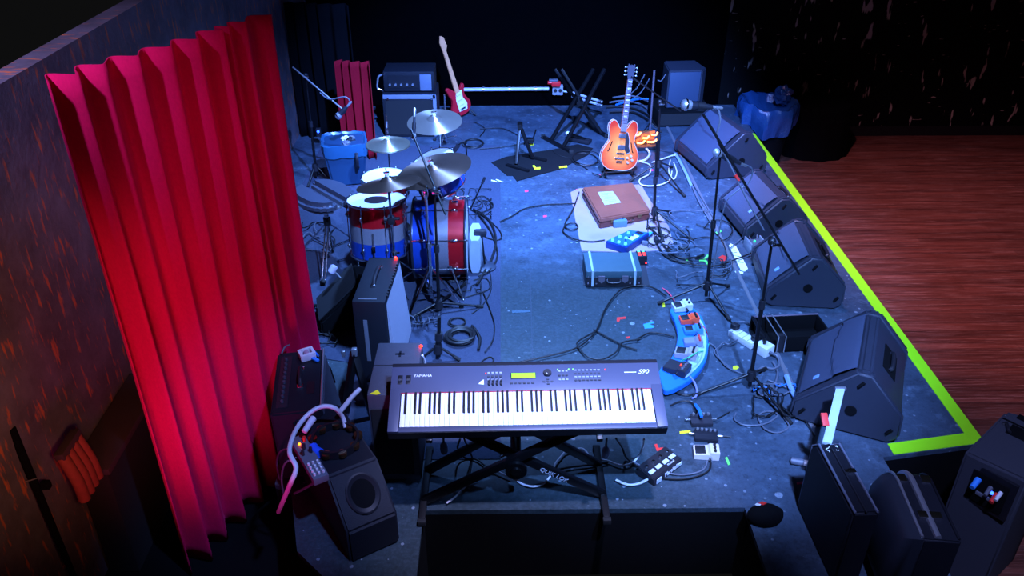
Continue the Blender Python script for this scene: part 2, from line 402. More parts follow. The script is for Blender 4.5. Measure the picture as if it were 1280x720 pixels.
q = MB(); q.cyl((.775, .318, ztop), (.775, .318, ztop + .014), .021, .019, 24, bev=.002); dl = q.build('data_dial', BLKP, kb)
q = MB(); q.sph((.771, .309, ztop + .0145), .004, (1, 1, .4), seg=8); q.build('finger_dimple', ALU, dl)
def btn(x, y, w, h, m):
    q = MB(); q.box((x, y, ztop + .002), (w, h, .005), bev=.001, seg=1); return q.build('button', m, kb)
BT = mat('button_grey', '#8a8c98', .5); BTD = mat('button_dark', '#2c2e38', .5)
for r in range(4):
    for c_ in range(4): btn(.482 + c_ * .02, .325 - r * .021, .012, .010, BT if r % 2 == 0 else BTD)
for c_ in range(6): btn(.595 + c_ * .021, .262, .013, .010, BTD)
for r in range(3):
    for c_ in range(3): btn(.835 + c_ * .018, .328 - r * .025, .012, .009, BTD if r % 2 else BT)
for r in range(4):
    for c_ in range(7): btn(.915 + c_ * .0195, .332 - r * .02, .013, .008, BTD if r % 2 else BT)
for dx, dy in ((-.02, 0), (.02, 0), (0, .014), (0, -.014), (.0, .0)): btn(.776 + dx, .268 + dy, .012, .008, BTD)
for x, y, m in ((.468, .322, REDL), (1.065, .333, REDL), (.828, .338, GRNL), (.883, .338, GRNL), (.905, .338, GRNL)):
    q = MB(); q.box((x, y, ztop + .002), (.005, .006, .004)); q.build('indicator', mat('dim_red', '#ff2a20', .5, 0, 0, emit=1.2) if m is REDL else mat('dim_green', '#80ff50', .5, 0, 0, emit=1.2), kb)
q = MB(); q.prism([(.432, .262), (.44, .275), (.458, .288), (.458, .258)], ztop, ztop + .001); q.build('sticker', WHTP, kb)
for k in range(8):
    q = MB(); q.box((.484 + (k % 4) * .02, .276 - (k // 4) * .019, ztop + .004), (.009, .014, .010), bev=.002, seg=1); q.build('slider', BLKP, kb)
text('YAMAHA', .022, WHT, kb, T(.155, .317, ztop), .0004)
text('S90', .036, WHT, kb, T(1.255, .318, ztop), .0004, shear=.35)
q = MB(); q.box((1.19, .316, ztop + .0003), (.06, .004, .0006)); q.build('underline', WHT, kb)

# the cross-braced stand below it
ks = thing('keyboard_stand', 'black double cross-braced stand carrying the wide grey stage keyboard', 'keyboard stand', G(660, 632, 0))
kc = Vector(ks.location); 
def kl(p): return Vector(p) - kc
XL, XR = -.42, .52
xm = (XL + XR) / 2 + .01; yF, yB = 3.18, 3.40
def bar(mb, a, c, w, d, M=None):
    a = Vector(a); c = Vector(c); v = c - a; q = v.to_track_quat('Z', 'Y').to_matrix().to_4x4()
    mb.box((0, 0, 0), (w, d, v.length), M=Matrix.Translation((a + c) / 2) @ q, bev=min(w, d) * .15)
kyt = lambda y: .60 + (y - 2.98) * tan(ktilt) - .115
legs = []
for y in (yF, yB):
    zt = kyt(y)
    for n, (xa, xb) in enumerate(((XL, XR), (XR, XL))):
        q = MB(); yy = y + (.018 if n else -.018)
        bar(q, kl((xa, yy, .03)), kl((xb - (.06 if xb > 0 else -.06), yy, zt)), .028, .046)
        lg = q.build('leg', BLKM, ks); legs.append(lg)
for x in (XL, XR):
    q = MB(); q.box(kl((x, (yF + yB) / 2, .022)), (.035, .52, .035), bev=.004); ft = q.build('foot_bar', BLKM, ks)
    for y in (yF - .16, yB + .16):
        q = MB(); q.box(kl((x, y, .018)), (.042, .03, .036), bev=.006); q.build('rubber_foot', RUB, ft)
    xs = x - (.06 if x > 0 else -.06)
    q = MB(); ya, yb = 3.05, 3.42
    bar(q, kl((xs, ya, kyt(ya) + .017)), kl((xs, yb, kyt(yb) + .017)), .03, .03); q.build('support_arm', BLKM, ks)
q = MB(); q.cyl(kl((xm, yF - .06, .255)), kl((xm, yB + .05, .30)), .028, seg=20); q.cyl(kl((xm, yF - .05, .255)), kl((xm, yF - .03, .256)), .055, seg=24); q.build('pivot', BLKM, ks)
lb_, lt_ = Vector((XR, yF + .018, .03)), Vector((XL + .06, yF + .018, kyt(yF)))
text('QUIK LOK', .036, mat('stand_lettering', '#b8b8c4', .5), ks, frame(kl(lb_.lerp(lt_, .30) + Vector((0, -.0245, 0))), (0, -1, 0), lb_ - lt_), .0008)

# ------------------------------------------------------------------ drum helpers
def band_mat(name, stops):
    m, N, L, P = newmat(name); t = N.new('ShaderNodeTexCoord'); sp = N.new('ShaderNodeSeparateXYZ'); L.new(t.outputs['Generated'], sp.inputs[0])
    r = ramp(N, stops, 'CONSTANT'); L.new(sp.outputs[2], r.inputs[0])
    n = noise(N, L, 260, 2, t.outputs['Object'], .8)
    mx = N.new('ShaderNodeMix'); mx.data_type = 'RGBA'; mx.blend_type = 'MULTIPLY'; mx.inputs[0].default_value = .6
    L.new(r.outputs[0], mx.inputs[6]); L.new(ramp_c(N, L, n.outputs[0]), mx.inputs[7]); L.new(mx.outputs[2], P.inputs['Base Color'])
    P.inputs['Metallic'].default_value = .35; P.inputs['Roughness'].default_value = .3; bump(N, L, P, n.outputs[0], .12, .002); return m
def ramp_c(N, L, v):
    r = ramp(N, [(.3, (.55, .55, .55, 1)), (.7, (1, 1, 1, 1))]); L.new(v, r.inputs[0]); return r.outputs[0]
SRED, SSIL, SBLU = lin('#c41420'), lin('#8c8a96'), lin('#1c48b0')
TOMM = band_mat('sparkle_bands_upright', [(0, SBLU), (.31, SSIL), (.62, SRED)])
BASM = band_mat('sparkle_bands_sideways', [(0, SBLU), (.42, SSIL), (.68, SRED)])
BLUM = band_mat('sparkle_blue', [(0, SBLU), (.3, SBLU)])
REDM = band_mat('sparkle_red', [(0, SRED), (.3, SRED)])
def drum(name, label, loc, rot, r, dep, shellm, nl=8, dot=None, hoop=None, hw=.012, cat='drum'):
    o = thing(name, label, cat, loc, rot=rot); hoop = hoop or CHR
    q = MB(); q.lathe([(r, 0), (r, dep * .5), (r, dep), (r - .008, dep), (r - .008, 0), (r, 0)], 56); q.build('shell', shellm, o)
    for z, n_ in ((dep + .002, 'drum_head'), (-.002, 'bottom_head')):
        q = MB(); q.lathe([(0, z - .001), (r + .004, z - .001), (r + .004, z + .001), (0, z + .001)], 48); hd = q.build(n_, HEAD, o)
        if z > 0 and dot:
            q = MB(); q.lathe([(0, z + .001), (dot[0], z + .001), (dot[0], z + .002), (0, z + .002)], 40); q.build('centre_dot', dot[1], hd, 'dark round patch')
    for z in (dep - .006, -.006):
        q = MB(); q.lathe([(r + .004, z), (r + hw, z), (r + hw + .002, z + .006), (r + hw, z + .016), (r + .005, z + .016), (r + .004, z)], 56); q.build('hoop', hoop, o)
    for k in range(nl):
        a = 2 * pi * (k + .5) / nl; M = RZ(a)
        for zc in ((dep * .8, dep * .2) if dep > .25 else (dep * .5,)):
            q = MB(); q.box((r + .010, 0, zc), (.02, .018, .05), M=M, bev=.006); q.sph((r + .02, 0, zc), .012, (1, 1, 1.4), M=M, seg=10); lg = q.build('lug', CHR, o)
        q = MB(); q.cyl((r + hw + .004, 0, -.004), (r + hw + .004, 0, dep + .012), .0035, seg=6, M=M); q.cyl((r + hw + .004, 0, dep + .006), (r + hw + .004, 0, dep + .022), .006, seg=6, M=M)
        q.build('tension_rod', CHR, lg)
    return o
# bass drum lies on its side, front head towards the audience
bx0 = AT(519, 295, 5.55).x; bx1 = AT(583, 295, 5.55).x
bd = drum('bass_drum', 'large bass drum lying on its side with blue, silver and red bands', (bx0, 5.55, .338), (0, pi / 2, 0), .279, bx1 - bx0, BASM, 8, None, mat('dark_hoop', '#3a3e4c', .3, .7), .02)
# local z -> world +x ; local x -> world -z
for s in (-1, 1):
    q = MB(); dz = bx1 - bx0
    q.cyl((.12, s * .25, dz * .72), (.332, s * .36, dz * .95), .008, seg=8); q.sph((.332, s * .36, dz * .95), .012, seg=8); q.box((.12, s * .245, dz * .72), (.05, .03, .05), bev=.006); q.build('spur', CHR, bd)
q = MB(); q.box((-.285, 0, (bx1 - bx0) * .8), (.02, .03, .045), bev=.004); q.build('mount_bracket', CHR, bd)
# floor tom
ftc = G(468, 257, .64)
ft = drum('floor_tom', 'floor tom with red, silver and blue bands and a white head with a black dot', (ftc.x, ftc.y + .05, .24), (radians(-7), 0, 0), .205, .40, TOMM, 8, (.088, mat('dot_dark', '#17161f', .5)))
for k in range(3):
    a = 2 * pi * k / 3 + .5; q = MB(); x, y = .222 * cos(a), .222 * sin(a)
    q.cyl((x, y, -.232), (x, y, .22), .007, seg=8); q.sph((x, y, -.225), .013, seg=8); q.box((x, y, .1), (.025, .025, .05), bev=.004); q.build('leg', CHR, ft)
# snare on a basket stand
snc = G(481, 222, .68)
drum('snare_drum', 'snare drum with a bright white head between the floor tom and the hi-hat', (snc.x, snc.y, .54), (0, 0, 0), .167, .14, REDM, 8)
def tripod_stand(name, label, base, ztop, leglen=.30, hub=.34, m=CHR, r=.011, phase=.3, cat='stand', tilt=None):
    o = thing(name, label, cat, base)
    q = MB(); q.cyl((0, 0, .06), (0, 0, ztop * .55), r * 1.35, seg=12); q.build('lower_tube', m, o)
    q = MB(); q.cyl((0, 0, ztop * .5), (0, 0, ztop), r * .85, seg=10); q.build('upper_tube', m, o)
    q = MB(); q.cyl((0, 0, ztop * .53), (0, 0, ztop * .58), r * 1.9, seg=12, bev=.003); q.box((r * 2.4, 0, ztop * .555), (.035, .008, .02), bev=.003); q.build('clamp', m, o)
    q = MB(); q.cyl((0, 0, hub - .025), (0, 0, hub + .025), r * 1.9, seg=12); q.build('hub', m, o)
    for k in range(3):
        a = phase + 2 * pi * k / 3; dx, dy = cos(a), sin(a); q = MB()
        bar(q, (dx * r, dy * r, hub), (dx * leglen, dy * leglen, .022), .018, .007); bar(q, (dx * r, dy * r, .09), (dx * leglen * .55, dy * leglen * .55, hub * .5), .014, .006)
        lg = q.build('leg', m, o); q = MB(); q.sph((dx * leglen, dy * leglen, .016), .016, (1.2, 1.2, 1), seg=10); q.build('rubber_foot', RUB, lg)
    return o
ss = tripod_stand('snare_stand', 'chrome stand under the snare drum', (snc.x, snc.y, .006), .50, .26, .28, phase=.1)
for k in range(3):
    a = .6 + 2 * pi * k / 3; q = MB(); q.tube([(0, 0, .48), (cos(a) * .10, sin(a) * .10, .505), (cos(a) * .185, sin(a) * .185, .517), (cos(a) * .19, sin(a) * .19, .55)], .006); q.build('basket_arm', CHR, ss)
# rack tom above the bass drum, leaning towards the throne
rt = drum('rack_tom', 'blue rack tom with a grey-dotted white head, tilted above the bass drum', (AT(553, 219, 5.80).x, 5.80, .66), (radians(12), radians(-20), 0), .175, .19, BLUM, 6, (.062, mat('dot_grey', '#4a5060', .5)))
q = MB(); q.cyl((.02, 0, -.06), (.02, 0, .0), .012, seg=10); q.build('mount_post', CHR, rt)

def cymbal(name, label, loc, r, rot, m, nut=True):
    o = thing(name, label, 'cymbal', loc, rot=rot); q = MB()
    pf = [(.006, .030), (.02, .029), (.035, .022), (.05, .010), (.056, .004), (r * .5, -.004), (r, -.022), (r, -.0232), (r * .5, -.0052), (.056, .0028), (.05, .0088), (.035, .0208), (.006, .0288), (.006, .030)]
    q.lathe(pf, 72); q.build('cymbal_plate', m, o, angle=25)
    if nut:
        q = MB(); q.cyl((0, 0, .028), (0, 0, .045), .014, seg=14); q.build('felt_washer', mat('white_felt', '#b8b4b0', .9), o)
        q = MB(); q.cyl((0, 0, .045), (0, 0, .085), .004, seg=8); q.box((0, 0, .056), (.04, .008, .014), bev=.003); q.build('wing_nut', CHR, o)
    return o
def grooved(name, hexc, rough):
    m, N, L, P = newmat(name); t = N.new('ShaderNodeTexCoord')
    gr = N.new('ShaderNodeVectorMath'); gr.operation = 'LENGTH'; sx = N.new('ShaderNodeMapping'); sx.inputs['Scale'].default_value = (1, 1, 0); L.new(t.outputs['Object'], sx.inputs[0]); L.new(sx.outputs[0], gr.inputs[0])
    w = mth(N, L, 'SINE', mth(N, L, 'MULTIPLY', gr.outputs['Value'], 1500))
    n = noise(N, L, 7, 4, t.outputs['Object']); c = lin(hexc)
    L.new(mixc(N, L, n.outputs[0], tuple(x * .7 for x in c[:3]) + (1,), c), P.inputs['Base Color'])
    P.inputs['Metallic'].default_value = .9; P.inputs['Roughness'].default_value = rough; P.inputs['Anisotropic Rotation'].default_value = .25
    P.inputs['Anisotropic'].default_value = .85
    tg = N.new('ShaderNodeTangent'); tg.direction_type = 'RADIAL'; tg.axis = 'Z'; L.new(tg.outputs[0], P.inputs['Tangent'])
    bump(N, L, P, w, .05, .001); return m
CY1 = grooved('brilliant_bronze', '#c8bcae', .28); CY2 = grooved('dark_raw_bronze', '#8a7468', .42); CY3 = grooved('pale_bronze', '#d0c8b0', .4)
hh = G(485, 178, .72)
cymbal('hi_hat', 'pale hi-hat cymbals, the small pair at the back left of the drum kit', (hh.x, hh.y, .72), .184, (0, 0, 0), CY3)
cymbal('hi_hat_bottom', 'lower cymbal of the hi-hat pair, just under the upper one', (hh.x, hh.y, .682), .184, (pi, 0, 0), CY3, False)
hs = tripod_stand('hi_hat_stand', 'chrome hi-hat stand with a long thin pull rod behind the snare drum', (hh.x, hh.y, .006), .64, .25, .24, phase=.9)
q = MB(); q.cyl((0, 0, .6), (0, 0, .96), .004, seg=8); q.build('pull_rod', CHR, hs)
q = MB(); q.cyl((0, 0, .84), (0, 0, .895), .012, seg=12, bev=.003); q.cyl((0, 0, .79), (0, 0, .825), .009, seg=12); q.build('clutch', CHR, hs)
q = MB(); q.box((.1, -.14, .03), (.08, .24, .012), bev=.004, rot=(.12, 0, .6)); q.build('foot_pedal', CHR, hs)
cr = G(543, 149, 1.13)
cymbal('crash_cymbal', 'shiny crash cymbal, the highest one on the drum kit', (cr.x, cr.y, 1.13), .203, (radians(8), radians(-2), 0), CY1)
cs = tripod_stand('cymbal_stand', 'chrome stand of the shiny high crash cymbal', (cr.x + .02, 6.18, .006), 1.05, .26, .36, phase=.5)
q = MB(); bar(q, (0, 0, 1.05), (-.02, cr.y - 6.18, 1.12), .016, .016); q.box((0, 0, 1.05), (.035, .035, .05), bev=.008); q.build('boom_arm', CHR, cs)
rd = G(541, 210, .94)
cymbal('ride_cymbal', 'big dark ride cymbal tilted above the bass drum', (rd.x, rd.y, .94), .272, (radians(3), radians(-13), 0), CY2)
tripod_stand('cymbal_stand', 'chrome stand of the big dark ride cymbal, beside the blue end of the bass drum', (rd.x - .03, 5.13, .006), .88, .22, .30, phase=1.9)
q = MB(); bar(q, (0, 0, .88), (.03, rd.y - 5.13, .925), .016, .016); q.box((0, 0, .88), (.035, .035, .05), bev=.008); q.build('boom_arm', CHR, [x for x in bpy.data.objects if x.get('label', '').startswith('chrome stand of the big dark')][0])
r2 = G(485, 226, 1.0)
cymbal('crash_cymbal', 'dark crash cymbal above the floor tom, left of the big ride cymbal', (r2.x, r2.y, 1.0), .215, (radians(-9), radians(-8), 0), CY2)
st2 = tripod_stand('cymbal_stand', 'cymbal stand with a black clamp between the floor tom and the bass drum', (G(494, 318, .30).x, G(494, 318, .3).y - .05, .006), .60, .26, .28, phase=2.6)
bs = Vector(st2.location); q = MB(); bar(q, (0, 0, .60), Vector((r2.x, r2.y, .985)) - bs, .018, .018); q.build('boom_arm', CHR, st2)
q = MB(); q.box((0, 0, .60), (.05, .05, .06), bev=.01); q.cyl((-.05, 0, .60), (.06, 0, .61), .012, seg=8); q.build('tilter', BLKP, st2)
# bass drum pedal
pp = thing('kick_pedal', 'chrome bass drum pedal behind the blue end of the bass drum', 'drum pedal', (bx0 - .14, 5.5, .006))
q = MB(); q.box((-.12, 0, .012), (.30, .09, .012), bev=.003); q.build('base_plate', BLKM, pp)
q = MB(); q.box((-.13, 0, .05), (.26, .075, .012), bev=.004, rot=(0, -.22, 0)); q.build('footboard', CHR, pp)
for s in (-1, 1):
    q = MB(); q.cyl((0, s * .05, .015), (0, s * .05, .20), .009, seg=8); q.build('post', CHR, pp)
q = MB(); q.cyl((0, -.05, .19), (0, .05, .19), .008, seg=8); q.cyl((0, 0, .19), (.0, 0, .40), .004, seg=6); q.sph((.005, 0, .41), .028, seg=12); q.build('beater', mat('felt_beater', '#c0bcc0', .9), pp)
# throne: split saddle seat on a tripod
th = thing('drum_throne', 'drum throne with a black leather seat split into two halves on a chrome tripod', 'stool', (G(402, 318, 0).x, G(402, 318, 0).y - .05, .006))
tz = .58; tb = Vector(th.location); sc_ = G(405, 246, tz) - tb
dv = (G(430, 262, tz) - G(385, 236, tz)); dv.z = 0; dv.normalize(); ang = atan2(dv.y, dv.x)
for s, nm in ((-1, 'seat_half'), (1, 'seat_half')):
    pl = []
    L_, Wd = .255, .195
    for k in range(13):
        a = pi * k / 12; pl.append((cos(a) * L_, s * (.022 + sin(a) ** .8 * Wd)))
    q = MB(); q.prism(pl, -.05, .045, bev=.034, seg=4); q.bm.transform(Matrix.Translation((sc_.x, sc_.y, tz)) @ RZ(ang)); q.build(nm, LEA, th)
q = MB(); q.box((0, 0, 0), (.40, .05, .012), M=Matrix.Translation((sc_.x, sc_.y, tz - .03)) @ RZ(ang), bev=.003); q.build('seat_bracket', ALU, th)
q = MB(); q.cyl((sc_.x, sc_.y, .10), (sc_.x, sc_.y, tz - .03), .018, seg=14); q.build('post', CHR, th)
q = MB(); q.cyl((sc_.x, sc_.y, .34), (sc_.x, sc_.y, .40), .028, seg=14); q.build('hub', BLKM, th)
for k in range(3):
    a = .5 + 2 * pi * k / 3; q = MB(); e = Vector((sc_.x + cos(a) * .33, sc_.y + sin(a) * .33, .025))
    for s in (-.012, .012):
        o_ = Vector((-sin(a) * s, cos(a) * s, 0)); bar(q, Vector((sc_.x, sc_.y, .36)) + o_, e + o_, .010, .006); bar(q, Vector((sc_.x, sc_.y, .14)) + o_, Vector((sc_.x + cos(a) * .19, sc_.y + sin(a) * .19, .17)) + o_, .008, .005)
    lg = q.build('leg', CHR, th); q = MB(); q.sph(e, .022, seg=10); q.build('rubber_foot', RUB, lg)

# ------------------------------------------------------------------ microphones and stands
MICG = mat('mic_mesh', '#b4b8c4', .4, .7, .3, 300); MICB = mat('mic_body', '#2a2c36', .4, .4)
def mic(label, head, tail, rb=.026, cat='microphone'):
    head = Vector(head); tail = Vector(tail); d = (tail - head).normalized(); ln = (tail - head).length
    o = thing('microphone', label, cat, head); M = frame((0, 0, 0), d, (0, 0, 1))
    q = MB(); q.lathe([(0, -rb), (rb * .55, -rb * .85), (rb * .9, -rb * .45), (rb, 0), (rb, .006), (rb * .85, .028), (0, .028)], 24, M=M); gr = q.build('grille', MICG, o)
    q = MB(); q.lathe([(rb + .001, -.004), (rb + .0025, 0), (rb + .001, .006), (rb + .001, -.004)], 24, M=M); q.build('grille_band', CHR, gr)
    q = MB(); q.lathe([(0, .024), (rb * .82, .026), (rb * .78, .05), (rb * .48, ln * .9), (rb * .45, ln), (0, ln)], 20, M=M); q.build('body', MICB, o)
    q = MB(); q.lathe([(0, ln), (.009, ln), (.010, ln + .05), (.006, ln + .062), (0, ln + .062)], 14, M=M); q.build('plug', ALU, o)
    q = MB(); q.lathe([(rb * .8, ln * .42), (rb * .86, ln * .42), (rb * .78, ln * .72), (rb * .7, ln * .72), (rb * .8, ln * .42)], 18, M=M); q.build('clip', BLKP, o)
    return o
def mic_stand(label, base, ztop, feet, hub=.13, m=BLKM, boom=None, top=None, r=.010, cat='microphone stand', weight=True, name='mic_stand', collar=.55):
    base = Vector(base); o = thing(name, label, cat, base); l = lambda p: Vector(p) - base
    top = Vector(top) if top is not None else Vector((base.x, base.y, ztop)); tp = top - base
    mid = tp * collar
    q = MB(); q.cyl((0, 0, .03), mid, r * 1.25, seg=12); q.build('lower_tube', m, o)
    q = MB(); q.cyl(mid, tp, r * .85, seg=12); q.build('upper_tube', m, o)
    q = MB(); q.cyl(mid - tp.normalized() * .03, mid + tp.normalized() * .03, r * 1.9, seg=14, bev=.003); q.build('height_grip', BLKP, o)
    q = MB(); q.cyl((0, 0, hub - .045), (0, 0, hub + .03), .032, .026, seg=18, bev=.006); q.build('hub', BLKP, o)
    for f in feet:
        f = l(f); f.z = .012; d = f.normalized(); q = MB(); q.cyl(Vector((d.x * .02, d.y * .02, hub)), f, .0085, seg=10); lg = q.build('leg', m, o)
        q = MB(); q.cyl(f - (f - Vector((0, 0, hub))).normalized() * .05, f, .012, .013, seg=10); q.build('rubber_foot', RUB, lg)
    if boom:
        a, c = l(boom[0]), l(boom[1]); q = MB(); q.cyl(a, c, .0075, seg=10); q.build('boom_arm', m if len(boom) < 3 else boom[2], o)
        q = MB(); d = (c - a).normalized(); cl = tp; q.sph(cl, .024, (1, 1, 1.1), seg=14); q.cyl(cl + Vector((0, -.03, 0)), cl + Vector((0, .035, 0)), .016, seg=14); cp = q.build('boom_clamp', BLKP, o)
        q = MB(); q.box(cl + Vector((.012, -.045, .0)), (.05, .012, .018), bev=.004); q.build('wing_knob', CHR, cp)
    return o
# straight stand with the round microphone
b2 = G(882, 374, 0); t2 = AT(900, 196, b2.y + .0)
mic_stand('straight black microphone stand in the open floor left of the stage monitors', b2, 1.1, [G(822, 381), G(912, 402), G(911, 359)], .13, top=t2)
mic('silver microphone with a round head on top of the straight black stand', AT(896, 191, b2.y - .05), AT(925, 204, b2.y + .02), .030)
# boom stand front right
b3 = G(936, 487, 0); c3 = AT(965, 302, b3.y); ba = AT(879, 143, b3.y + .05); be = AT(999, 343, b3.y - .03)
mic_stand('tall black boom stand crossing in front of the stage monitors, red tape on its boom', b3, 1.0, [G(866, 497), G(989, 532), G(958, 462)], .12, boom=(ba, be), top=c3, collar=.6)
mic('microphone at the top end of the long boom, beside the blue plastic bag', AT(857, 131, b3.y + .06), AT(890, 134, b3.y + .09), .029)
o = MB(); p_ = AT(921, 222, b3.y + .02); d_ = (be - ba).normalized(); o.cyl(p_ - d_ * .02, p_ + d_ * .02, .0095, seg=12)
# red tape wrap belongs to the boom stand
st = [x for x in bpy.data.objects if x.get('label', '').startswith('tall black boom')][0]
o.bm.transform(Matrix.Translation(-Vector(st.location))); o.build('tape_wrap', REDP, st, 'red tape')
# boom stand by the guitar
b1 = G(822, 222, 0); c1 = AT(825, 128, b1.y)
mic_stand('microphone stand with a short boom beside the orange guitar', b1, 1.0, [G(787, 228), G(856, 247), G(840, 210)], .15, boom=(AT(789, 96, b1.y), AT(851, 139, b1.y)), top=c1)
b4 = G(817, 280, 0)
mic_stand('black microphone stand without boom between the brown case and the monitors', b4, .75, [G(866, 302), G(829, 304), G(838, 266)], .13, top=AT(821, 178, b4.y))
# overhead boom stand by the bass drum
b5 = G(549, 392, 0)
mic_stand('black boom stand in front of the bass drum, reaching up over the cymbals', b5, 1.2, [G(604, 385), G(506, 403), G(581, 357)], .09, boom=(AT(514, 162, b5.y + .45), AT(557, 268, b5.y - .05)), top=AT(543, 238, b5.y))
mic('slim black microphone on the boom above the hi-hat', AT(517, 172, b5.y + .44), AT(518, 146, b5.y + .48), .017)
b6 = G(548, 450, 0)
mic_stand('short black stand in front of the drum boom stand, base hidden by the keyboard', b6, .45, [G(520, 455), G(575, 452), G(548, 432)], .10, top=AT(549, 396, b6.y), r=.014)
# far left boom microphone
b7 = G(396, 224, 0); t7 = AT(377, 84, b7.y)
mic_stand('dark boom stand in the shadow right of the red curtain', b7, 1.0, [G(385, 235), G(412, 226), G(392, 214)], .13, boom=(AT(366, 84, b7.y), AT(430, 138, b7.y - .25), ALU), top=AT(382, 95, b7.y))
mic('round-headed microphone hanging from the silver boom at the dark left back', AT(423, 145, b7.y - .25), AT(434, 133, b7.y - .25), .030)
# ------------------------------------------------------------------ boxes, amps, cases
def obox(c, yaw): return T(c[0], c[1], c[2]) @ RZ(yaw)
def corner_set(o, w, d, h, m=ALU, r=.022):
    for x in (-1, 1):
        for y in (-1, 1):
            q = MB(); q.box((x * (w / 2 - r * .6), y * (d / 2 - r * .6), h - r * .6), (r * 1.5, r * 1.5, r * 1.5), bev=r * .5); q.build('corner', m, o)
def handle(o, a, c, lift, m=BLKP, ends=CHR, r=.011, name='handle', up=(0, 0, 1)):
    a = Vector(a); c = Vector(c); u = Vector(up); q = MB()
    q.tube([a, a * .85 + c * .15 + u * lift, (a + c) / 2 + u * lift * 1.15, a * .15 + c * .85 + u * lift, c], r, seg=8); h_ = q.build(name, m, o)
    for e in (a, c):
        q = MB(); q.box(e + u * .006, (.035, .03, .014), bev=.004); q.build('handle_mount', ends, h_)
    return h_
GRL = mat('speaker_grille', '#4a4e5a', .6, .3, .5, 220, bmp=.5)
# combo amp against the red curtain
A = [G(349, 439, .45), G(403, 435, .45), G(413, 512, .45), G(339, 521, .45)]
ctr = sum(A, Vector()) / 4; ayaw = atan2(A[0].y - A[3].y, A[0].x - A[3].x) - pi / 2
am = thing('guitar_amplifier', 'black combo amplifier with a row of knobs along its top, pushed against the red curtain', 'amplifier', (ctr.x, ctr.y, 0), ayaw)
w_, d_, h_ = .285, .56, .45
q = MB(); q.prism([(-w_ / 2, 0), (w_ / 2 + .03, 0), (w_ / 2 - .03, h_), (-w_ / 2, h_)], -d_ / 2, d_ / 2, M=Matrix(((1, 0, 0, 0), (0, 0, -1, 0), (0, 1, 0, 0), (0, 0, 0, 1))), bev=.010); q.build('cabinet', BLK, am)
q = MB(); q.hexa([(w_ / 2 + .028, -d_ / 2 + .03, .04), (w_ / 2 + .034, -d_ / 2 + .03, .04), (w_ / 2 + .034, d_ / 2 - .03, .04), (w_ / 2 + .028, d_ / 2 - .03, .04)],
         [(w_ / 2 - .024, -d_ / 2 + .03, h_ - .03), (w_ / 2 - .018, -d_ / 2 + .03, h_ - .03), (w_ / 2 - .018, d_ / 2 - .03, h_ - .03), (w_ / 2 - .024, d_ / 2 - .03, h_ - .03)]); q.build('speaker_grille', GRL, am)
q = MB(); q.cyl((w_ / 2 - .028, -d_ / 2 + .01, h_ + .002), (w_ / 2 - .028, d_ / 2 - .01, h_ + .002), .007, seg=8); q.build('front_trim', ALU, am, 'silver trim strip')
q = MB(); q.box((-w_ / 2 + .055, 0, h_ + .001), (.06, d_ - .1, .006), bev=.002); pn = q.build('control_panel', mat('panel_dark', '#26262e', .4, .3), am)
for k in range(10):
    q = MB(); y = -d_ / 2 + .09 + k * .042; q.cyl((-w_ / 2 + .055, y, h_ + .003), (-w_ / 2 + .055, y, h_ + .02), .010, .008, 12, bev=.002); q.build('knob', mat('knob_dim', '#3c3e48', .4), am)
handle(am, (.0, -.07, h_), (.0, .09, h_), .035)
q = MB(); q.box((.055, -.08, h_ + .001), (.04, .11, .003)); q.build('badge', KDK, am)
# white pedal with straps lying on the amp
tp = G(384, 446, .455)
o = thing('tape_dispenser', 'small white box with a hole lying on the combo amplifier by the curtain', 'box', (tp.x, tp.y, .451), .5)
q = MB()
for x in (-.035, .035): q.box((x, 0, .022), (.018, .07, .044), bev=.006)
q.box((0, -.03, .022), (.08, .016, .044), bev=.005); q.box((0, .03, .022), (.08, .016, .044), bev=.005); q.build('body', WHT, o)
q = MB(); q.cyl((0, -.02, .022), (0, .02, .022), .016, seg=14); q.build('roll', mat('roll_pink', '#b08a9a', .6), o)
q = MB(); q.box((.03, -.055, .01), (.022, .05, .014), bev=.004, rot=(0, 0, .4)); q.build('tab', BLUP, o, 'blue tab')

# low wedge cabinet at the bottom left, tambourine and mixer on it
lw0 = Vector((-.845, 2.95, 0)); lwy = radians(31); lw = thing('stage_wedge', 'black wedge speaker with an oval side port, bottom left under the tambourine', 'speaker', lw0, lwy)
q = MB(); q.prism([(-.20, 0), (.50, 0), (.50, .40), (0, .40), (-.20, .20)], 0, .26, M=Matrix(((0, 0, 1, 0), (1, 0, 0, 0), (0, 1, 0, 0), (0, 0, 0, 1))), bev=.012); q.build('cabinet', BLK, lw)
Mf = frame((.135, -.095, .304), (0, -.20, .20), (1, 0, 0))
q = MB(); q.lathe([(.060, 0), (.085, .002), (.088, .010), (.080, .014), (.062, .004)], 32, M=Mf @ Matrix.Diagonal((.95, 1.15, 1, 1))); q.build('port_rim', BLKP, lw)
q = MB(); q.lathe([(0, .003), (.064, .004)], 28, M=Mf @ Matrix.Diagonal((.95, 1.15, 1, 1))); q.build('port', BLKV, lw)
lwM = lambda x, y: (Matrix.Translation(lw0) @ RZ(lwy) @ Vector((x, y, .40)))
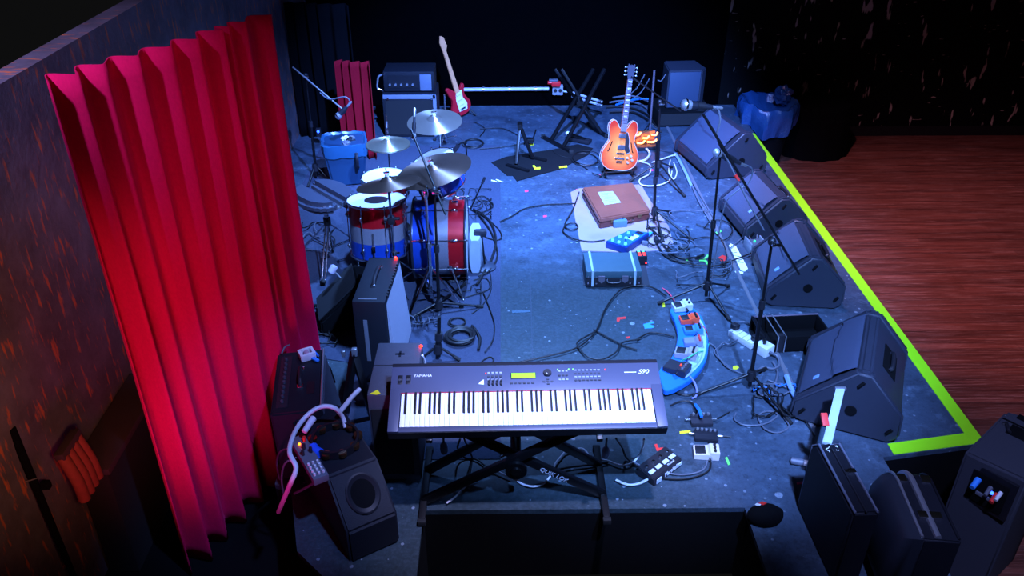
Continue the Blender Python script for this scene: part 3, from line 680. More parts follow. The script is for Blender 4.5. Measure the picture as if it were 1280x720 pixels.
# tambourine
tc = G(419, 549, .43); tbm = thing('tambourine', 'black tambourine with brass jingles lying on the black wedge speaker', 'tambourine', (tc.x, tc.y, .402), .3)
q = MB(); q.lathe([(.108, .0), (.120, 0), (.120, .045), (.108, .045), (.108, 0)], 56); q.build('frame', mat('tambourine_black', '#15151a', .35), tbm)
JG = mat('jingle_brass', '#b89878', .3, 1.0, .2)
for k in range(9):
    if k == 5: continue
    a = 2 * pi * k / 9; M = RZ(a)
    q = MB()
    for z in (.012, .019, .027, .034): q.lathe([(.004, z), (.020, z - .001), (.022, z + .002), (.004, z + .002)], 16, M=M @ T(.114, 0, 0))
    q.build('jingle', JG, tbm)
q = MB(); q.tube([(.114 * cos(a_), .114 * sin(a_), .0225) for a_ in (3.3, 3.5, 3.7, 3.9)], .026, seg=10); q.build('grip', mat('blue_grip', '#2058d8', .5), tbm, 'blue grip')
# small mixer at the left edge of the wedge
mx = G(386, 572, .43); mc_ = thing('mixer', 'small grey mixer with an orange light, at the left edge of the black wedge speaker', 'mixer', (mx.x, mx.y, .401), radians(31 + 0))
q = MB(); q.box((0, 0, .02), (.075, .34, .04), bev=.005); q.build('case', GREY, mc_)
for k in range(4):
    for j in range(3):
        q = MB(); q.cyl((-.022 + j * .022, -.145 + k * .027, .04), (-.022 + j * .022, -.145 + k * .027, .053), .006, seg=8); q.build('knob', WHT, mc_)
for x, y in ((-.02, .02), (.02, .02), (0, .06), (.02, .11)):
    q = MB(); q.cyl((x, y, .04), (x, y, .07), .008, seg=10); q.build('plug', BLKP if y < .1 else REDP, mc_)
q = MB(); q.sph((-.01, .10, .045), .007, seg=8); q.build('indicator', ORGL, mc_)

# tall cabinet in the drum area (amp with grille on its right side)
CH = .60; P4 = [G(460, 322, CH), G(499, 322, CH), G(484, 378, CH), G(438, 378, CH)]
ctr = sum(P4, Vector()) / 4; wid = (P4[1] - P4[0]).length; dep = (P4[0] - P4[3]).length; cy = atan2(P4[0].y - P4[3].y, P4[0].x - P4[3].x) - pi / 2
ca = thing('speaker_cabinet', 'black speaker cabinet with a handle and a red light, in front of the floor tom', 'speaker cabinet', (ctr.x, ctr.y, .005), cy)
q = MB(); q.box((0, 0, CH / 2), (wid, dep, CH), bev=.018); q.build('cabinet', BLK, ca)
q = MB(); q.prism([(wid / 2 + .002, .04), (wid / 2 + .045, .04), (wid / 2 + .045, .10), (wid / 2 + .002, CH - .03)], -dep / 2 + .02, dep / 2 - .02, M=Matrix(((1, 0, 0, 0), (0, 0, -1, 0), (0, 1, 0, 0), (0, 0, 0, 1)))); q.build('grille_cloth', mat('grille_cloth', '#8a8c9c', .85, 0, .1, 60, bmp=.3), ca, 'pale grey grille cloth')
handle(ca, (0, -.10, CH), (0, .13, CH), .03)
q = MB(); q.box((-.01, -dep / 2 + .03, CH + .001), (.11, .006, .002)); q.build('label_strip', ALU, ca)
q = MB(); q.sph((wid / 2 - .02, dep / 2 - .03, CH + .008), .011, seg=10); q.build('power_light', REDL, ca)
for k in range(12):
    q = MB(); q.cyl((wid / 2 - .006, dep / 2 - .10 - k * .035, CH + .001), (wid / 2 + .006, dep / 2 - .10 - k * .035, CH + .001), .007, seg=8); q.build('stud', BLKM, ca)
q = MB(); q.box((-.03, -dep / 2 - .002, .32), (.025, .006, .30), bev=.002); q.build('cable_strip', GREY, ca)
# black wedge beside it with a mallet
wb_ = G(417, 368, .0)
bw = thing('floor_monitor', 'small black floor monitor lying between the red curtain and the speaker cabinet', 'speaker', (-1.12, 4.95, .005), .25)
q = MB(); q.prism([(-.17, 0), (.20, 0), (.20, .30), (.10, .34), (-.17, .10)], -.17, .17, M=Matrix(((1, 0, 0, 0), (0, 0, -1, 0), (0, 1, 0, 0), (0, 0, 0, 1))), bev=.015); q.build('cabinet', BLKV, bw)
q = MB(); q.hexa([(-.172, -.15, .105), (.098, -.15, .348), (.098, .15, .348), (-.172, .15, .105)], [(-.176, -.15, .11), (.094, -.15, .352), (.094, .15, .352), (-.176, .15, .11)]); q.build('speaker_grille', mat('black_grille', '#0c0c10', .8, 0, .3, 200), bw)
m0 = G(416, 337, .34); m1 = G(436, 358, .22)
kp = thing('drum_mallet', 'white-headed mallet on a thin rod leaning by the small black floor monitor', 'mallet', m1)
q = MB(); q.cyl((0, 0, 0), m0 - m1, .005, seg=8); q.build('rod', ALU, kp)
q = MB(); q.cyl((m0 - m1) + Vector((-.015, -.01, -.02)), (m0 - m1) + Vector((.015, .01, .025)), .026, seg=14, bev=.006); q.build('head', mat('mallet_head', '#b0a8c0', .9), kp)
q = MB(); q.cyl((0, 0, -.205), (0, 0, .02), .01, seg=8); q.box((0, 0, -.205), (.10, .16, .02), bev=.004); q.box((0, 0, .01), (.04, .03, .04), bev=.006); q.build('post', CHR, kp)

# keyboard amp behind the keyboard
KH = .58; P4 = [G(475, 428, KH), G(526, 428, KH), None, G(468, 503, KH)]
wid = (P4[1] - P4[0]).length + .02; dep = .47
ka = thing('keyboard_amplifier', 'grey keyboard amplifier half hidden behind the left end of the keyboard', 'amplifier', ((P4[0].x + P4[1].x) / 2 + .0, P4[0].y - dep / 2, .0), 0)
q = MB(); q.box((0, 0, KH / 2), (wid, dep, KH), bev=.012); q.build('cabinet', mat('grey_tolex', '#3c3f4a', .65, bmp=.2, scale=30), ka)
q = MB(); q.box((-.01, -dep / 2 - .002, KH / 2 - .02), (wid - .05, .008, KH - .14)); q.build('speaker_grille', mat('black_grille', '#0c0c10', .8), ka)
q = MB(); q.box((0, .02, KH + .001), (wid - .004, .004, .002)); q.build('seam', BLKP, ka)
q = MB(); q.prism([(-.035, -.02), (.0, -.028), (.02, -.02), (0, .012)], KH, KH + .002, M=T(-wid / 2 + .05, -dep / 2 + .03, 0)); q.build('sticker', YELP, ka, 'small yellow sticker')
q = MB(); q.sph((wid / 2 - .005, dep / 2 - .05, KH + .006), .009, seg=8); q.build('power_light', REDL, ka)
q = MB(); q.box((.01, .12, KH + .002), (.012, .05, .003)); q.box((.01, .12, KH + .002), (.05, .012, .003)); q.build('cross_mark', KDK, ka)
sp = G(497, 600, .0)

# ------------------------------------------------------------------ stage monitors
MONB = mat('monitor_black', '#262a36', .5, 0, .12, 30, bmp=.08); MONG = mat('monitor_grille', '#404a60', .6, .1, .4, 200, bmp=.3)
XZ = Matrix(((1, 0, 0, 0), (0, 0, -1, 0), (0, 1, 0, 0), (0, 0, 0, 1)))
def wedge(label, fr_top, yaw, ln, ht=.40, bw=.30, backw=.22, badge=True):
    """fr_top: world point of the nearer end of the top ridge"""
    o = thing('stage_monitor', label, 'stage monitor', (fr_top[0], fr_top[1], 0), yaw)
    prof = [(-bw, .04), (-bw + .005, .13), (-.02, ht), (.035, ht), (backw, .20), (backw + .015, .06), (backw - .04, 0), (-bw + .06, 0)]
    q = MB(); q.prism(prof, -(ln - .06), -.06, M=XZ, bev=.012); q.build('cabinet', MONB, o)
    pc = [(-bw - .010, .03), (-bw - .006, .14), (-.03, ht + .012), (.045, ht + .010), (backw + .012, .205), (backw + .022, .05), (backw - .03, .0), (-bw + .05, .0)]
    for y0, y1 in ((0, .06), (ln - .06, ln)):
        q = MB(); q.prism(pc, -y1, -y0, M=XZ, bev=.016, seg=3); e = q.build('end_cap', MONB, o)
        ye = -.003 if y0 == 0 else ln + .003
        for x, z in ((-bw + .055, .085), (0, ht - .06), (backw - .04, .09)):
            q = MB(); q.tube([(x - .012, ye, z - .018), (x + .012, ye, z + .018)], .010, seg=8, smooth=1); q.build('slot', BLKV, e)
        q = MB(); q.cyl((-.02, ye - .004 * (1 if y0 == 0 else -1), .17), (-.02, ye + .004, .17), .032, seg=20); q.build('pole_socket', BLKV, e)
    d = Vector((-bw + .02, 0, ht - .075)); n = Vector((-(ht - .13), 0, bw - .02)).normalized()   # outward normal of baffle
    q = MB(); pts = []
    M_ = 22
    a0 = Vector((-bw + .018, 0, .145)); a1 = Vector((-.03, 0, ht - .01))
    t = bmesh.new(); gr = []
    for i in range(M_ + 1):
        u = i / M_; row = []
        for j in range(25):
            v = j / 24; bulge = .016 * sin(pi * u) ** .6 + (.014 if u > .62 - .10 * sin(pi * v) else 0.0)
            p = a0.lerp(a1, u) + n * (bulge + .002); row.append(t.verts.new((p.x, .066 + (ln - .132) * v, p.z)))
        gr.append(row)
    for i in range(M_):
        for j in range(24): t.faces.new((gr[i][j], gr[i + 1][j], gr[i + 1][j + 1], gr[i][j + 1]))
    bmesh.ops.recalc_face_normals(t, faces=t.faces[:])
    if sum((f.normal.dot(n) for f in t.faces)) < 0: bmesh.ops.reverse_faces(t, faces=t.faces[:])
    q.add(t); g_ = q.build('grille', MONG, o, angle=30)
    if badge:
        p = a0.lerp(a1, .30) + n * .0185; q = MB(); q.box((0, 0, 0), (.03, .038, .003), M=frame((p.x, .15, p.z), n, (0, 1, 0))); q.build('badge', mat('badge_blue', '#7aa2d8', .5), g_)
    sl = Vector((backw - .035, 0, .20 - ht)).normalized(); nn = Vector((-sl.z, 0, sl.x)); pc_ = Vector(((backw + .035) / 2, ln / 2, (ht + .20) / 2))
    q = MB(); q.box((0, 0, 0), (.12, .25, .006), M=frame(pc_ + nn * .002, nn, sl), bev=.002); hr = q.build('handle_recess', BLKV, o)
    q = MB(); q.tube([pc_ + Vector((0, -.09, 0)) + nn * .004, pc_ + Vector((0, -.07, 0)) + nn * .022, pc_ + Vector((0, .07, 0)) + nn * .022, pc_ + Vector((0, .09, 0)) + nn * .004], .013, seg=8); q.build('handle', BLKP, hr)
    return o
def ridge(px, py, h): return G(px, py, h)
w4 = wedge('nearest stage monitor, large, with a wavy grille and a carry handle on its slope', G(1080, 470, .42), radians(-25), .74, .42, .33, .24)
w3 = wedge('second stage monitor from the front, a dark one beside the bend of the boom stand', G(1021, 325, .40), radians(-6), .66, .40, .30, .23)
w2 = wedge('third stage monitor from the front, just past the boom stand clamp', G(982, 250, .38), radians(7), .64, .38, .29, .22)
w1 = wedge('farthest stage monitor, beside the blue plastic bag and the end of the green tape', G(934, 170, .42), radians(13), .78, .44, .36, .24, False)
# open frame case behind the nearest monitor
oc = thing('open_case', 'open black flight case lying between the two nearest stage monitors', 'case', (1.72, 4.50, 0), radians(4))
w_, d_, h_, t_ = .46, .26, .12, .014
for nm, c, s in (('bottom_panel', (w_ / 2, d_ / 2, t_ / 2), (w_, d_, t_)), ('back_panel', (w_ / 2, d_ - t_ / 2, h_ / 2), (w_, t_, h_)), ('side_panel', (w_ - t_ / 2, d_ / 2, h_ / 2), (t_, d_, h_)), ('front_panel', (w_ * .65, t_ / 2, h_ / 2), (w_ * .7, t_, h_))):
    q = MB(); q.box(c, s, bev=.003); q.build(nm, BLKV, oc)
q = MB(); q.tube([(0, 0, .012), (0, d_, .012), (0, d_, h_), (0, 0, h_)], .012, closed=True, smooth=1, seg=4); q.build('edge_frame', BLKM, oc)
q = MB(); q.box((.11, .01, h_ / 2 + .01), (.045, .03, h_ + .02), bev=.006); q.build('lid_stay', BLKP, oc)
q = MB(); q.tube([(.085, -.012, .01), (.085, -.012, h_ + .012), (.085, d_, h_ + .012)], .004, smooth=1, seg=5); q.tube([(.135, -.012, .01), (.135, -.012, h_ + .012), (.135, d_, h_ + .012)], .004, smooth=1, seg=5); q.build('edge_trim', ALU, oc)
q = MB(); q.tube([(0, d_ - .004, h_ + .004), (w_, d_ - .004, h_ + .004)], .006, smooth=1, seg=5); q.build('top_trim', mat('pinkish_metal', '#8a7a88', .4, .6), oc)

# ------------------------------------------------------------------ guitar cases bottom right
gc = thing('instrument_case', 'black hard case standing on edge with white marks on its rim, bottom right', 'case', (0, 0, 0))
zt = .46; a0 = G(1016, 548, zt); a1 = G(1043, 546, zt); dirv = Vector((.03, -1, 0)).normalized(); sd = (a1 - a0)
yaw = atan2(dirv.y, dirv.x) + pi / 2; gc.location = (a0.x, a0.y, 0); gc.rotation_euler = (0, 0, yaw)
cw, cl = .125, .50
q = MB(); q.prism([(-.46 + .0, 0)] and [(0, 0), (-cl, 0), (-cl, zt), (-.05, zt), (0, zt - .05)], 0, cw, M=Matrix(((0, 0, 1, 0), (1, 0, 0, 0), (0, 1, 0, 0), (0, 0, 0, 1))), bev=.012, seg=3); q.build('shell', BLK, gc)
for x in (.012, cw - .012):
    q = MB(); q.tube([(x, .004, .02), (x, .004, zt - .05), (x, -.05, zt + .004), (x, -cl, zt + .004)], .006, seg=6, smooth=1); q.build('edge_trim', mat('edge_grey', '#7a7e90', .4, .5), gc)
q = MB(); q.tube([(cw / 2, .002, .02), (cw / 2, .002, zt - .05), (cw / 2, -.05, zt + .003), (cw / 2, -cl, zt + .003)], .004, seg=6, smooth=1); q.build('seam', BLKP, gc)
rg = random.Random(4); q = MB()
for k in range(9):
    x, y = .045 + rg.uniform(-.012, .055), -.075 + rg.uniform(-.022, .022); q.tube([(x, y, zt + .001), (x + rg.uniform(-.018, .018), y + rg.uniform(-.012, .012), zt + .001)], .0022, seg=5, smooth=1)
q.build('marks', WHTP, gc, 'white scratched marks')
q = MB(); q.box((.10, -.24, zt + .004), (.035, .03, .014), bev=.004); q.box((.075, -.24, zt + .004), (.02, .022, .012), bev=.003); q.build('latch', CHR, gc)
handle(gc, (cw, -.26, zt - .14), (cw, -.44, zt - .14), .03, BLKP, CHR, .010, 'handle', (1, 0, 0))
# rounded case
g2 = G(1085, 556, .46); rc = thing('guitar_case', 'rounded black guitar case with pale bands, right of the hard case at the bottom right', 'guitar case', (g2.x, 2.98, 0), radians(-6))
ol = []
for k in range(15):
    a = pi * k / 14 * .5; ol.append((-.24 + .24 * sin(a) , .26 + .20 * cos(a)))
ol = [( -.50, 0), (0, 0)] + [(0 - .0, .24)] + [(-.15 + .15 * cos(pi / 2 * k / 8), .31 + .15 * sin(pi / 2 * k / 8)) for k in range(9)] + [(-.50, .46)]
YZ = Matrix(((0, 0, 1, 0), (1, 0, 0, 0), (0, 1, 0, 0), (0, 0, 0, 1)))
q = MB(); q.prism(ol, .06, .22, M=YZ, bev=.008, seg=3); q.build('shell', BLK, rc)
# bulging lid on the left side
t = bmesh.new(); rings = []
for s, off in ((1.0, .06), (.97, .03), (.85, -.005), (.6, -.03), (.2, -.04)):
    rings.append([t.verts.new((off, -.26 + (p[0] + .26) * s, .22 + (p[1] - .22) * s)) for p in ol])
for A_, B_ in zip(rings, rings[1:]):
    for k in range(len(ol)): t.faces.new((A_[k], A_[(k + 1) % len(ol)], B_[(k + 1) % len(ol)], B_[k]))
t.faces.new(rings[-1]); bmesh.ops.recalc_face_normals(t, faces=t.faces[:]); q = MB(); q.add(t); q.build('lid', mat('case_lid', '#20242e', .5, 0, .12), rc)
top = [(0, .02)] + [ (0, .24)] + [(-.15 + .15 * cos(pi / 2 * k / 8), .31 + .15 * sin(pi / 2 * k / 8)) for k in range(9)] + [(-.49, .46)]
for x, r_, m in ((.06, .007, ALU), (.125, .014, ALU), (.212, .006, KDK)):
    q = MB(); q.tube([(x, p[0] + .003, p[1] + .003) for p in top], r_, seg=7, smooth=1); q.build('band', m, rc)
for x in (.08, .19):
    q = MB(); q.box((x, -.125, .458), (.045, .05, .018), bev=.005); q.build('latch', CHR, rc)
q = MB(); q.box((.13, -.36, .466), (.10, .04, .016), bev=.004); q.build('latch', CHR, rc)
# pale stick with red end leaning on the monitor
s0 = G(1036, 545, .43); s1 = G(1049, 492, .36)
pb = thing('guitar_neck_support', 'pale flat bar with a small red tab behind the hard case', 'bar', s0)
q = MB(); bar(q, (0, 0, -.05), s1 - s0 + Vector((0, 0, .03)), .045, .018); q.build('bar', mat('pale_bar', '#b8ccd0', .4, .1), pb)
q = MB(); q.box((s1 - s0) * .35 + Vector((-.04, .005, 0)), (.035, .02, .07), bev=.004, rot=(-1.0, 0, 0)); q.build('tab', REDP, pb, 'red tab')
q = MB(); v = s1 - s0; q.box(v + Vector((0, 0, .035)), (.06, .02, .02), bev=.004); q.build('end_clip', ALU, pb)

# speaker bottom right with plug panel
sz = .32; c0 = G(1258, 513, sz); c1 = G(1206, 565, sz); c2 = G(1265, 600, sz)
u = (c0 - c1); ul = u.length; yw = atan2(u.y, u.x); wl = .30
fs = thing('loudspeaker', 'black loudspeaker at the bottom right corner with blue and red plugs in its side panel', 'loudspeaker', (c1.x, c1.y, -.5), yw)
hh_ = sz + .5
q = MB(); q.prism([(0, 0), (ul, 0), (ul + .08, -wl * .7), (ul - .10, -wl - .02), (.02, -wl)], 0, hh_, bev=.014, seg=3); q.build('cabinet', mat('speaker_carpet', '#2c2e38', .85, 0, .2, 120, bmp=.3), fs)
for x, y, w, d in ((.36, -.15, .10, .16), (.50, -.12, .05, .12)):
    q = MB(); q.box((x, y, hh_ - .001), (w, d, .006), bev=.002); q.build('handle_recess', BLKV, fs)
q = MB(); q.box((.42, -.15, hh_ + .001), (.012, wl * .9, .004)); q.build('groove', BLKV, fs)
q = MB(); q.tube([(.37, -.035, hh_), (.375, -.05, hh_ + .014), (.33, -.075, hh_ + .014), (.33, -.09, hh_)], .008, seg=7); q.build('clip', BLKP, fs)
# local -x face is the plug panel
q = MB(); q.box((.012, -.155, hh_ - .16), (.02, .24, .24), bev=.006, rot=(0, 0, -.066)); pl = q.build('plug_panel', KDK, fs)
q = MB(); q.box((.004, -.155, hh_ - .16), (.02, .18, .18), bev=.004, rot=(0, 0, -.066)); q.build('recess', BLKV, pl)
for y, z, m, r_ in ((-.10, -.115, BLUP, .017), (-.165, -.12, GREY, .012), (-.20, -.14, REDP, .014), (-.215, -.115, WHT, .011)):
    q = MB(); q.cyl((0, y, hh_ + z), (-.06, y, hh_ + z - .02), r_, r_ * .8, 14); q.build('plug', m, pl)
q = MB(); q.sph((-.008, -.18, hh_ - .145), .010, seg=10); q.build('power_light', BLUL, pl)
q = MB(); q.box((-.006, -.145, hh_ - .19), (.012, .07, .022), bev=.004); q.build('label_plate', GREY, pl)

# ------------------------------------------------------------------ cases in the middle
CBD = mat('cardboard', '#8c767c', .85, 0, .12, 9)
b = MB(); pts = [G(*p) for p in ((713, 241), (724, 236), (801, 231), (812, 250), (836, 284), (842, 306), (830, 313), (790, 316), (727, 314), (719, 275))]
b.prism([(p.x, p.y) for p in pts], 0, .006); o = b.build('cardboard_sheet', CBD); tag(o, 'pale cardboard sheet under the brown case and the blue effects unit', 'cardboard'); recenter(o, (pts[0].x, pts[0].y, 0))
ch = .10
tq = [G(728, 234, ch + .006), G(791, 228, ch + .006), G(813, 262, ch + .006), G(750, 273, ch + .006)]
base = sum(tq, Vector()) / 4; bc = thing('suitcase', 'flat brown leather suitcase with a pale paper on its lid', 'suitcase', (base.x, base.y, .0062))
lb = [Vector((p.x - base.x, p.y - base.y, 0)) for p in tq]
LTH = mat('brown_leather', '#7a4434', .42, 0, .25, 6, bmp=.1)
q = MB(); q.hexa([p + Vector((0, 0, 0)) for p in lb], [p + Vector((0, 0, ch * .55)) for p in lb], bev=.008); q.build('bottom_shell', mat('brown_leather_dark', '#5c2c24', .5, 0, .2, 6), bc)
q = MB(); q.hexa([p * 1.01 + Vector((0, 0, ch * .56)) for p in lb], [p * 1.0 + Vector((0, 0, ch)) for p in lb], bev=.010); q.build('lid', LTH, bc)
fm = (lb[2] + lb[3]) / 2; fd = (lb[2] - lb[3]).normalized()
for s in (-.12, .14):
    q = MB(); q.box((0, 0, 0), (.035, .012, .03), M=T(fm.x + fd.x * s, fm.y + fd.y * s - .004, ch * .56) @ RZ(atan2(fd.y, fd.x)), bev=.003); q.build('latch', mat('brass_latch', '#8a6a48', .4, .8), bc)
handle(bc, fm + fd * -.05 + Vector((0, -.002, ch * .4)), fm + fd * .06 + Vector((0, -.002, ch * .4)), .025, mat('brown_leather_dark', '#5c2c24'), BRZ, .008, 'handle', (fd.y, -fd.x, 0))
pp_ = [G(747, 240, ch + .0075), G(766, 239, ch + .0075), G(776, 253, ch + .0075), G(756, 256, ch + .0075)]
pm = sum(pp_, Vector()) / 4; PAPR = mat('paper_green', '#94b8a0', .8, 0, .05)
o = thing('paper_sheet', 'pale handwritten sheet of paper lying on the brown suitcase', 'paper', (pm.x, pm.y, ch + .0064))
q = MB(); q.prism([(p.x - pm.x, p.y - pm.y) for p in pp_], 0, .0008); q.build('sheet', PAPR, o)
rg = random.Random(2)
for k in range(7):
    e0 = pp_[0].lerp(pp_[3], .15 + k * .11) - pm; e1 = pp_[1].lerp(pp_[2], .15 + k * .11) - pm; a = e0.lerp(e1, .12); c = e0.lerp(e1, rg.uniform(.5, .85)); a.z = c.z = .001
    q = MB(); q.tube([a.lerp(c, i / 9) + Vector((0, rg.uniform(-.004, .004), 0)) for i in range(10)], .0012, seg=4, smooth=2); q.build('writing', mat('ink', '#4a6a70', .7), o)
# teal hard case with latches
hc_h = .135; hq = [G(733, 340, hc_h), G(803, 340, hc_h), G(795, 316, hc_h), G(733, 316, hc_h)]
hc = thing('latched_case', 'dark teal hard case with two pale straps and metal latches, in front of the cardboard', 'case', ((hq[0].x + hq[1].x) / 2, hq[0].y, .004))
wd = (hq[1] - hq[0]).length; dp = abs(hq[3].y - hq[0].y)
TEAL = mat('teal_vinyl', '#355058', .55, 0, .12, 20, bmp=.1)
q = MB(); q.box((0, dp / 2, hc_h * .27), (wd, dp, hc_h * .54), bev=.008); q.build('bottom_shell', BLKP, hc)
q = MB(); q.box((0, dp / 2, hc_h * .78), (wd, dp, hc_h * .44), bev=.010); q.build('lid', TEAL, hc)
for x in (-wd * .38, wd * .38):
    q = MB(); q.tube([(x, -.003, .012), (x, -.003, hc_h), (x, dp, hc_h + .002)], .011, seg=4, smooth=1); q.build('strap', mat('pale_strap', '#9ab0bc', .6), hc)
for x in (-wd * .22, wd * .2):
    q = MB(); q.prism([(-.024, .03), (.024, .03), (.024, -.01), (0, -.034), (-.024, -.01)], 0, .008, M=frame((x, -.004, hc_h * .52), (0, -1, 0), (1, 0, 0)), bev=.002); q.build('latch', mat('latch_metal', '#8a828c', .4, .8), hc)
for x in (-wd * .31, wd * .30, -wd * .46, wd * .46):
    for z in (.03, .085):
        q = MB(); q.sph((x, -.001, z), .007, (1, .5, 1), seg=8); q.build('rivet', mat('latch_metal', '#8a828c'), hc)
q = MB(); q.tube([(-.05, -.004, .07), (-.04, -.025, .055), (.04, -.025, .055), (.05, -.004, .07)], .007); q.build('handle', BLKP, hc)
b = MB(); p0, p1, p2, p3 = G(729, 357), G(812, 357), G(806, 325), G(729, 325); b.prism([(p.x, p.y) for p in (p0, p1, p2, p3)], 0, .0035)  # dark sheet drawn as the drop shadow of the teal case
tag(b.build('drop_shadow_sheet', mat('drop_shadow_dark', '#22262e', .9)), 'thin dark sheet for the drop shadow under the teal hard case', 'mat')
# ------------------------------------------------------------------ orange guitar on its stand
def sunburst():
    m, N, L, P = newmat('orange_sunburst'); t = N.new('ShaderNodeTexCoord'); mp = N.new('ShaderNodeMapping'); mp.inputs['Location'].default_value = (0, 0, -.20); mp.inputs['Scale'].default_value = (4.6, 0, 3.6)
    mp.vector_type = 'POINT'; L.new(t.outputs['Object'], mp.inputs[0]); ln = N.new('ShaderNodeVectorMath'); ln.operation = 'LENGTH'
    mp.inputs['Location'].default_value = (0, 0, -.72); L.new(mp.outputs[0], ln.inputs[0])
    n = noise(N, L, 5, 4, objvec(N, L, (1, 1, 6)))
    r = ramp(N, [(.15, lin('#f08a3c')), (.6, lin('#e0602a')), (.95, lin('#b82c1c'))]); L.new(mth(N, L, 'ADD', ln.outputs['Value'], mth(N, L, 'MULTIPLY', mth(N, L, 'SUBTRACT', n.outputs[0], .5), .15)), r.inputs[0])
    L.new(r.outputs[0], P.inputs['Base Color']); P.inputs['Roughness'].default_value = .25; P.inputs['Coat Weight'].default_value = .5; return m
gp = G(771, 219, 0)
gt = thing('electric_guitar', 'orange sunburst semi-hollow electric guitar with a black pickguard, standing on a low stand', 'guitar', (gp.x, gp.y + .0, .055), rot=(radians(-12), radians(7.5), radians(8)))
half = [(0, 0), (.09, .006), (.155, .045), (.185, .115), (.175, .185), (.142, .245), (.122, .285), (.128, .34), (.142, .39), (.135, .445), (.105, .475), (.075, .465), (.052, .435), (.034, .405)]
outl = half + [(-x, z) for x, z in half[:0:-1]]
op = [Vector((p[0], p[1], 0)) for p in outl]
sm = []
for i in range(len(op)):
    if i == 13: sm.append(op[i]); continue
    a, b_, c, d = op[i - 1], op[i], op[(i + 1) % len(op)], op[(i + 2) % len(op)]
    for k in range(4):
        t = k / 4; sm.append(.5 * ((2 * b_) + (c - a) * t + (2 * a - 5 * b_ + 4 * c - d) * t * t + (3 * b_ - 3 * c + d - a) * t ** 3))
GM = Matrix(((1, 0, 0, 0), (0, 0, -1, 0), (0, 1, 0, 0), (0, 0, 0, 1)))   # outline z-up, extruded towards -y
q = MB(); q.prism([(p.x, p.y) for p in sm], -.022, .022, M=GM); q.build('body', sunburst(), gt)
CRM = mat('cream_binding', '#b4a8a0', .45)
for y in (-.0215, .0215):
    q = MB(); q.tube([(p.x, y, p.y) for p in sm], .0030, seg=6, closed=True, smooth=1); q.build('binding', CRM, gt)
yF = -.023
q = MB(); q.prism([(.028, .36), (.045, .37), (.072, .30), (.078, .235), (.095, .185), (.060, .165), (.040, .20), (.034, .28)], 0, .006, M=T(0, yF, 0) @ GM, bev=.001); q.build('pickguard', BLKP, gt, 'black pickguard')
q = MB(); q.tube([(.028, yF - .006, .36), (.045, yF - .006, .37), (.072, yF - .006, .30), (.078, yF - .006, .235), (.095, yF - .006, .185), (.060, yF - .006, .165)], .002, seg=5, smooth=3); q.build('pickguard_edge', CRM, gt)
for z in (.335, .225):
    q = MB(); q.box((0, yF - .007, z), (.072, .014, .040), bev=.004); q.build('pickup', mat('nickel', '#9a9ca8', .3, .9), gt)
q = MB(); q.box((0, yF - .006, .165), (.085, .014, .014), bev=.003); q.build('bridge', CHR, gt)
q = MB(); q.box((0, yF - .006, .118), (.095, .014, .018), bev=.005); q.build('tailpiece', CHR, gt)
q = MB(); 
for z in (.075, .09): q.box((0, yF - .003, z), (.06, .006, .006))
q.build('vibrola_plate', CHR, gt)
for x, z in ((.075, .125), (.110, .145), (.085, .082), (.125, .108)):
    q = MB(); q.cyl((x, yF, z), (x, yF - .018, z), .013, .010, 14, bev=.002); q.build('knob', mat('knob_dark', '#b09a88', .35), gt)
for s in (-1, 1):
    q = MB(); q.tube([(s * .105 - .012 * s, yF - .0005, .275), (s * .098, yF - .0005, .26), (s * .108, yF - .0005, .225), (s * .118, yF - .0005, .19), (s * .128, yF - .0005, .178)], .005, seg=5); q.build('f_hole', BLKV, gt)
q = MB(); q.hexa([(-.029, yF + .018, .36), (.029, yF + .018, .36), (.026, yF - .006, .36), (-.026, yF - .006, .36)], [(-.022, yF + .018, .86), (.022, yF + .018, .86), (.0215, yF - .002, .86), (-.0215, yF - .002, .86)], bev=.002); q.build('neck', mat('neck_wood', '#8a3c28', .4), gt)
q = MB(); q.hexa([(-.0285, yF - .006, .375), (.0285, yF - .006, .375), (.0285, yF - .013, .375), (-.0285, yF - .013, .375)], [(-.022, yF - .002, .86), (.022, yF - .002, .86), (.022, yF - .008, .86), (-.022, yF - .008, .86)]); fb = q.build('fretboard', mat('fretboard_pale', '#6e6672', .45), gt)
for k in range(19):
    z = .86 - (.86 - .26) * (1 - 2 ** (-(k + 1) / 12)) * 1.02
    if z < .385: break
    f = (z - .375) / .485; y = yF - .0135 + .005 * f
    q = MB(); q.box((0, y, z), (.054 - .010 * f, .002, .0035)); q.build('fret', CHR, fb)
    if k in (0, 2, 4, 6, 8, 11, 14): 
        q = MB(); q.box((0, y + .0004, z + .012), (.03, .001, .013)); q.build('inlay', mat('pearl', '#d4d0dc', .3), fb)
for k in range(6):
    x0, x1 = -.018 + .0072 * k, -.014 + .0056 * k
    q = MB(); q.cyl((x0 * 1.2, yF - .016, .122), (x1, yF - .0105, .865), .0009, seg=4); q.build('string', CHR, gt)
hp = [(-.022, .855), (.022, .855), (.030, .90), (.036, .955), (.030, 1.0), (.012, .985), (0, .992), (-.012, .985), (-.030, 1.0), (-.036, .955), (-.030, .90)]
q = MB(); q.prism(hp, 0, .014, M=T(0, yF + .012, 0) @ GM, bev=.002); hs_ = q.build('headstock', mat('headstock_face', '#3a3844', .3), gt)
for k in range(3):
    for s in (-1, 1):
        z = .895 + .035 * k; q = MB(); q.cyl((s * .030, yF + .006, z), (s * .052, yF + .006, z), .003, seg=6); q.sph((s * .056, yF + .006, z), .010, (1, .7, .9), seg=8); q.build('tuner', ALU, hs_)
gs = thing('guitar_stand', 'low black stand holding up the orange guitar', 'guitar stand', (gp.x, gp.y + .02, 0), .13)
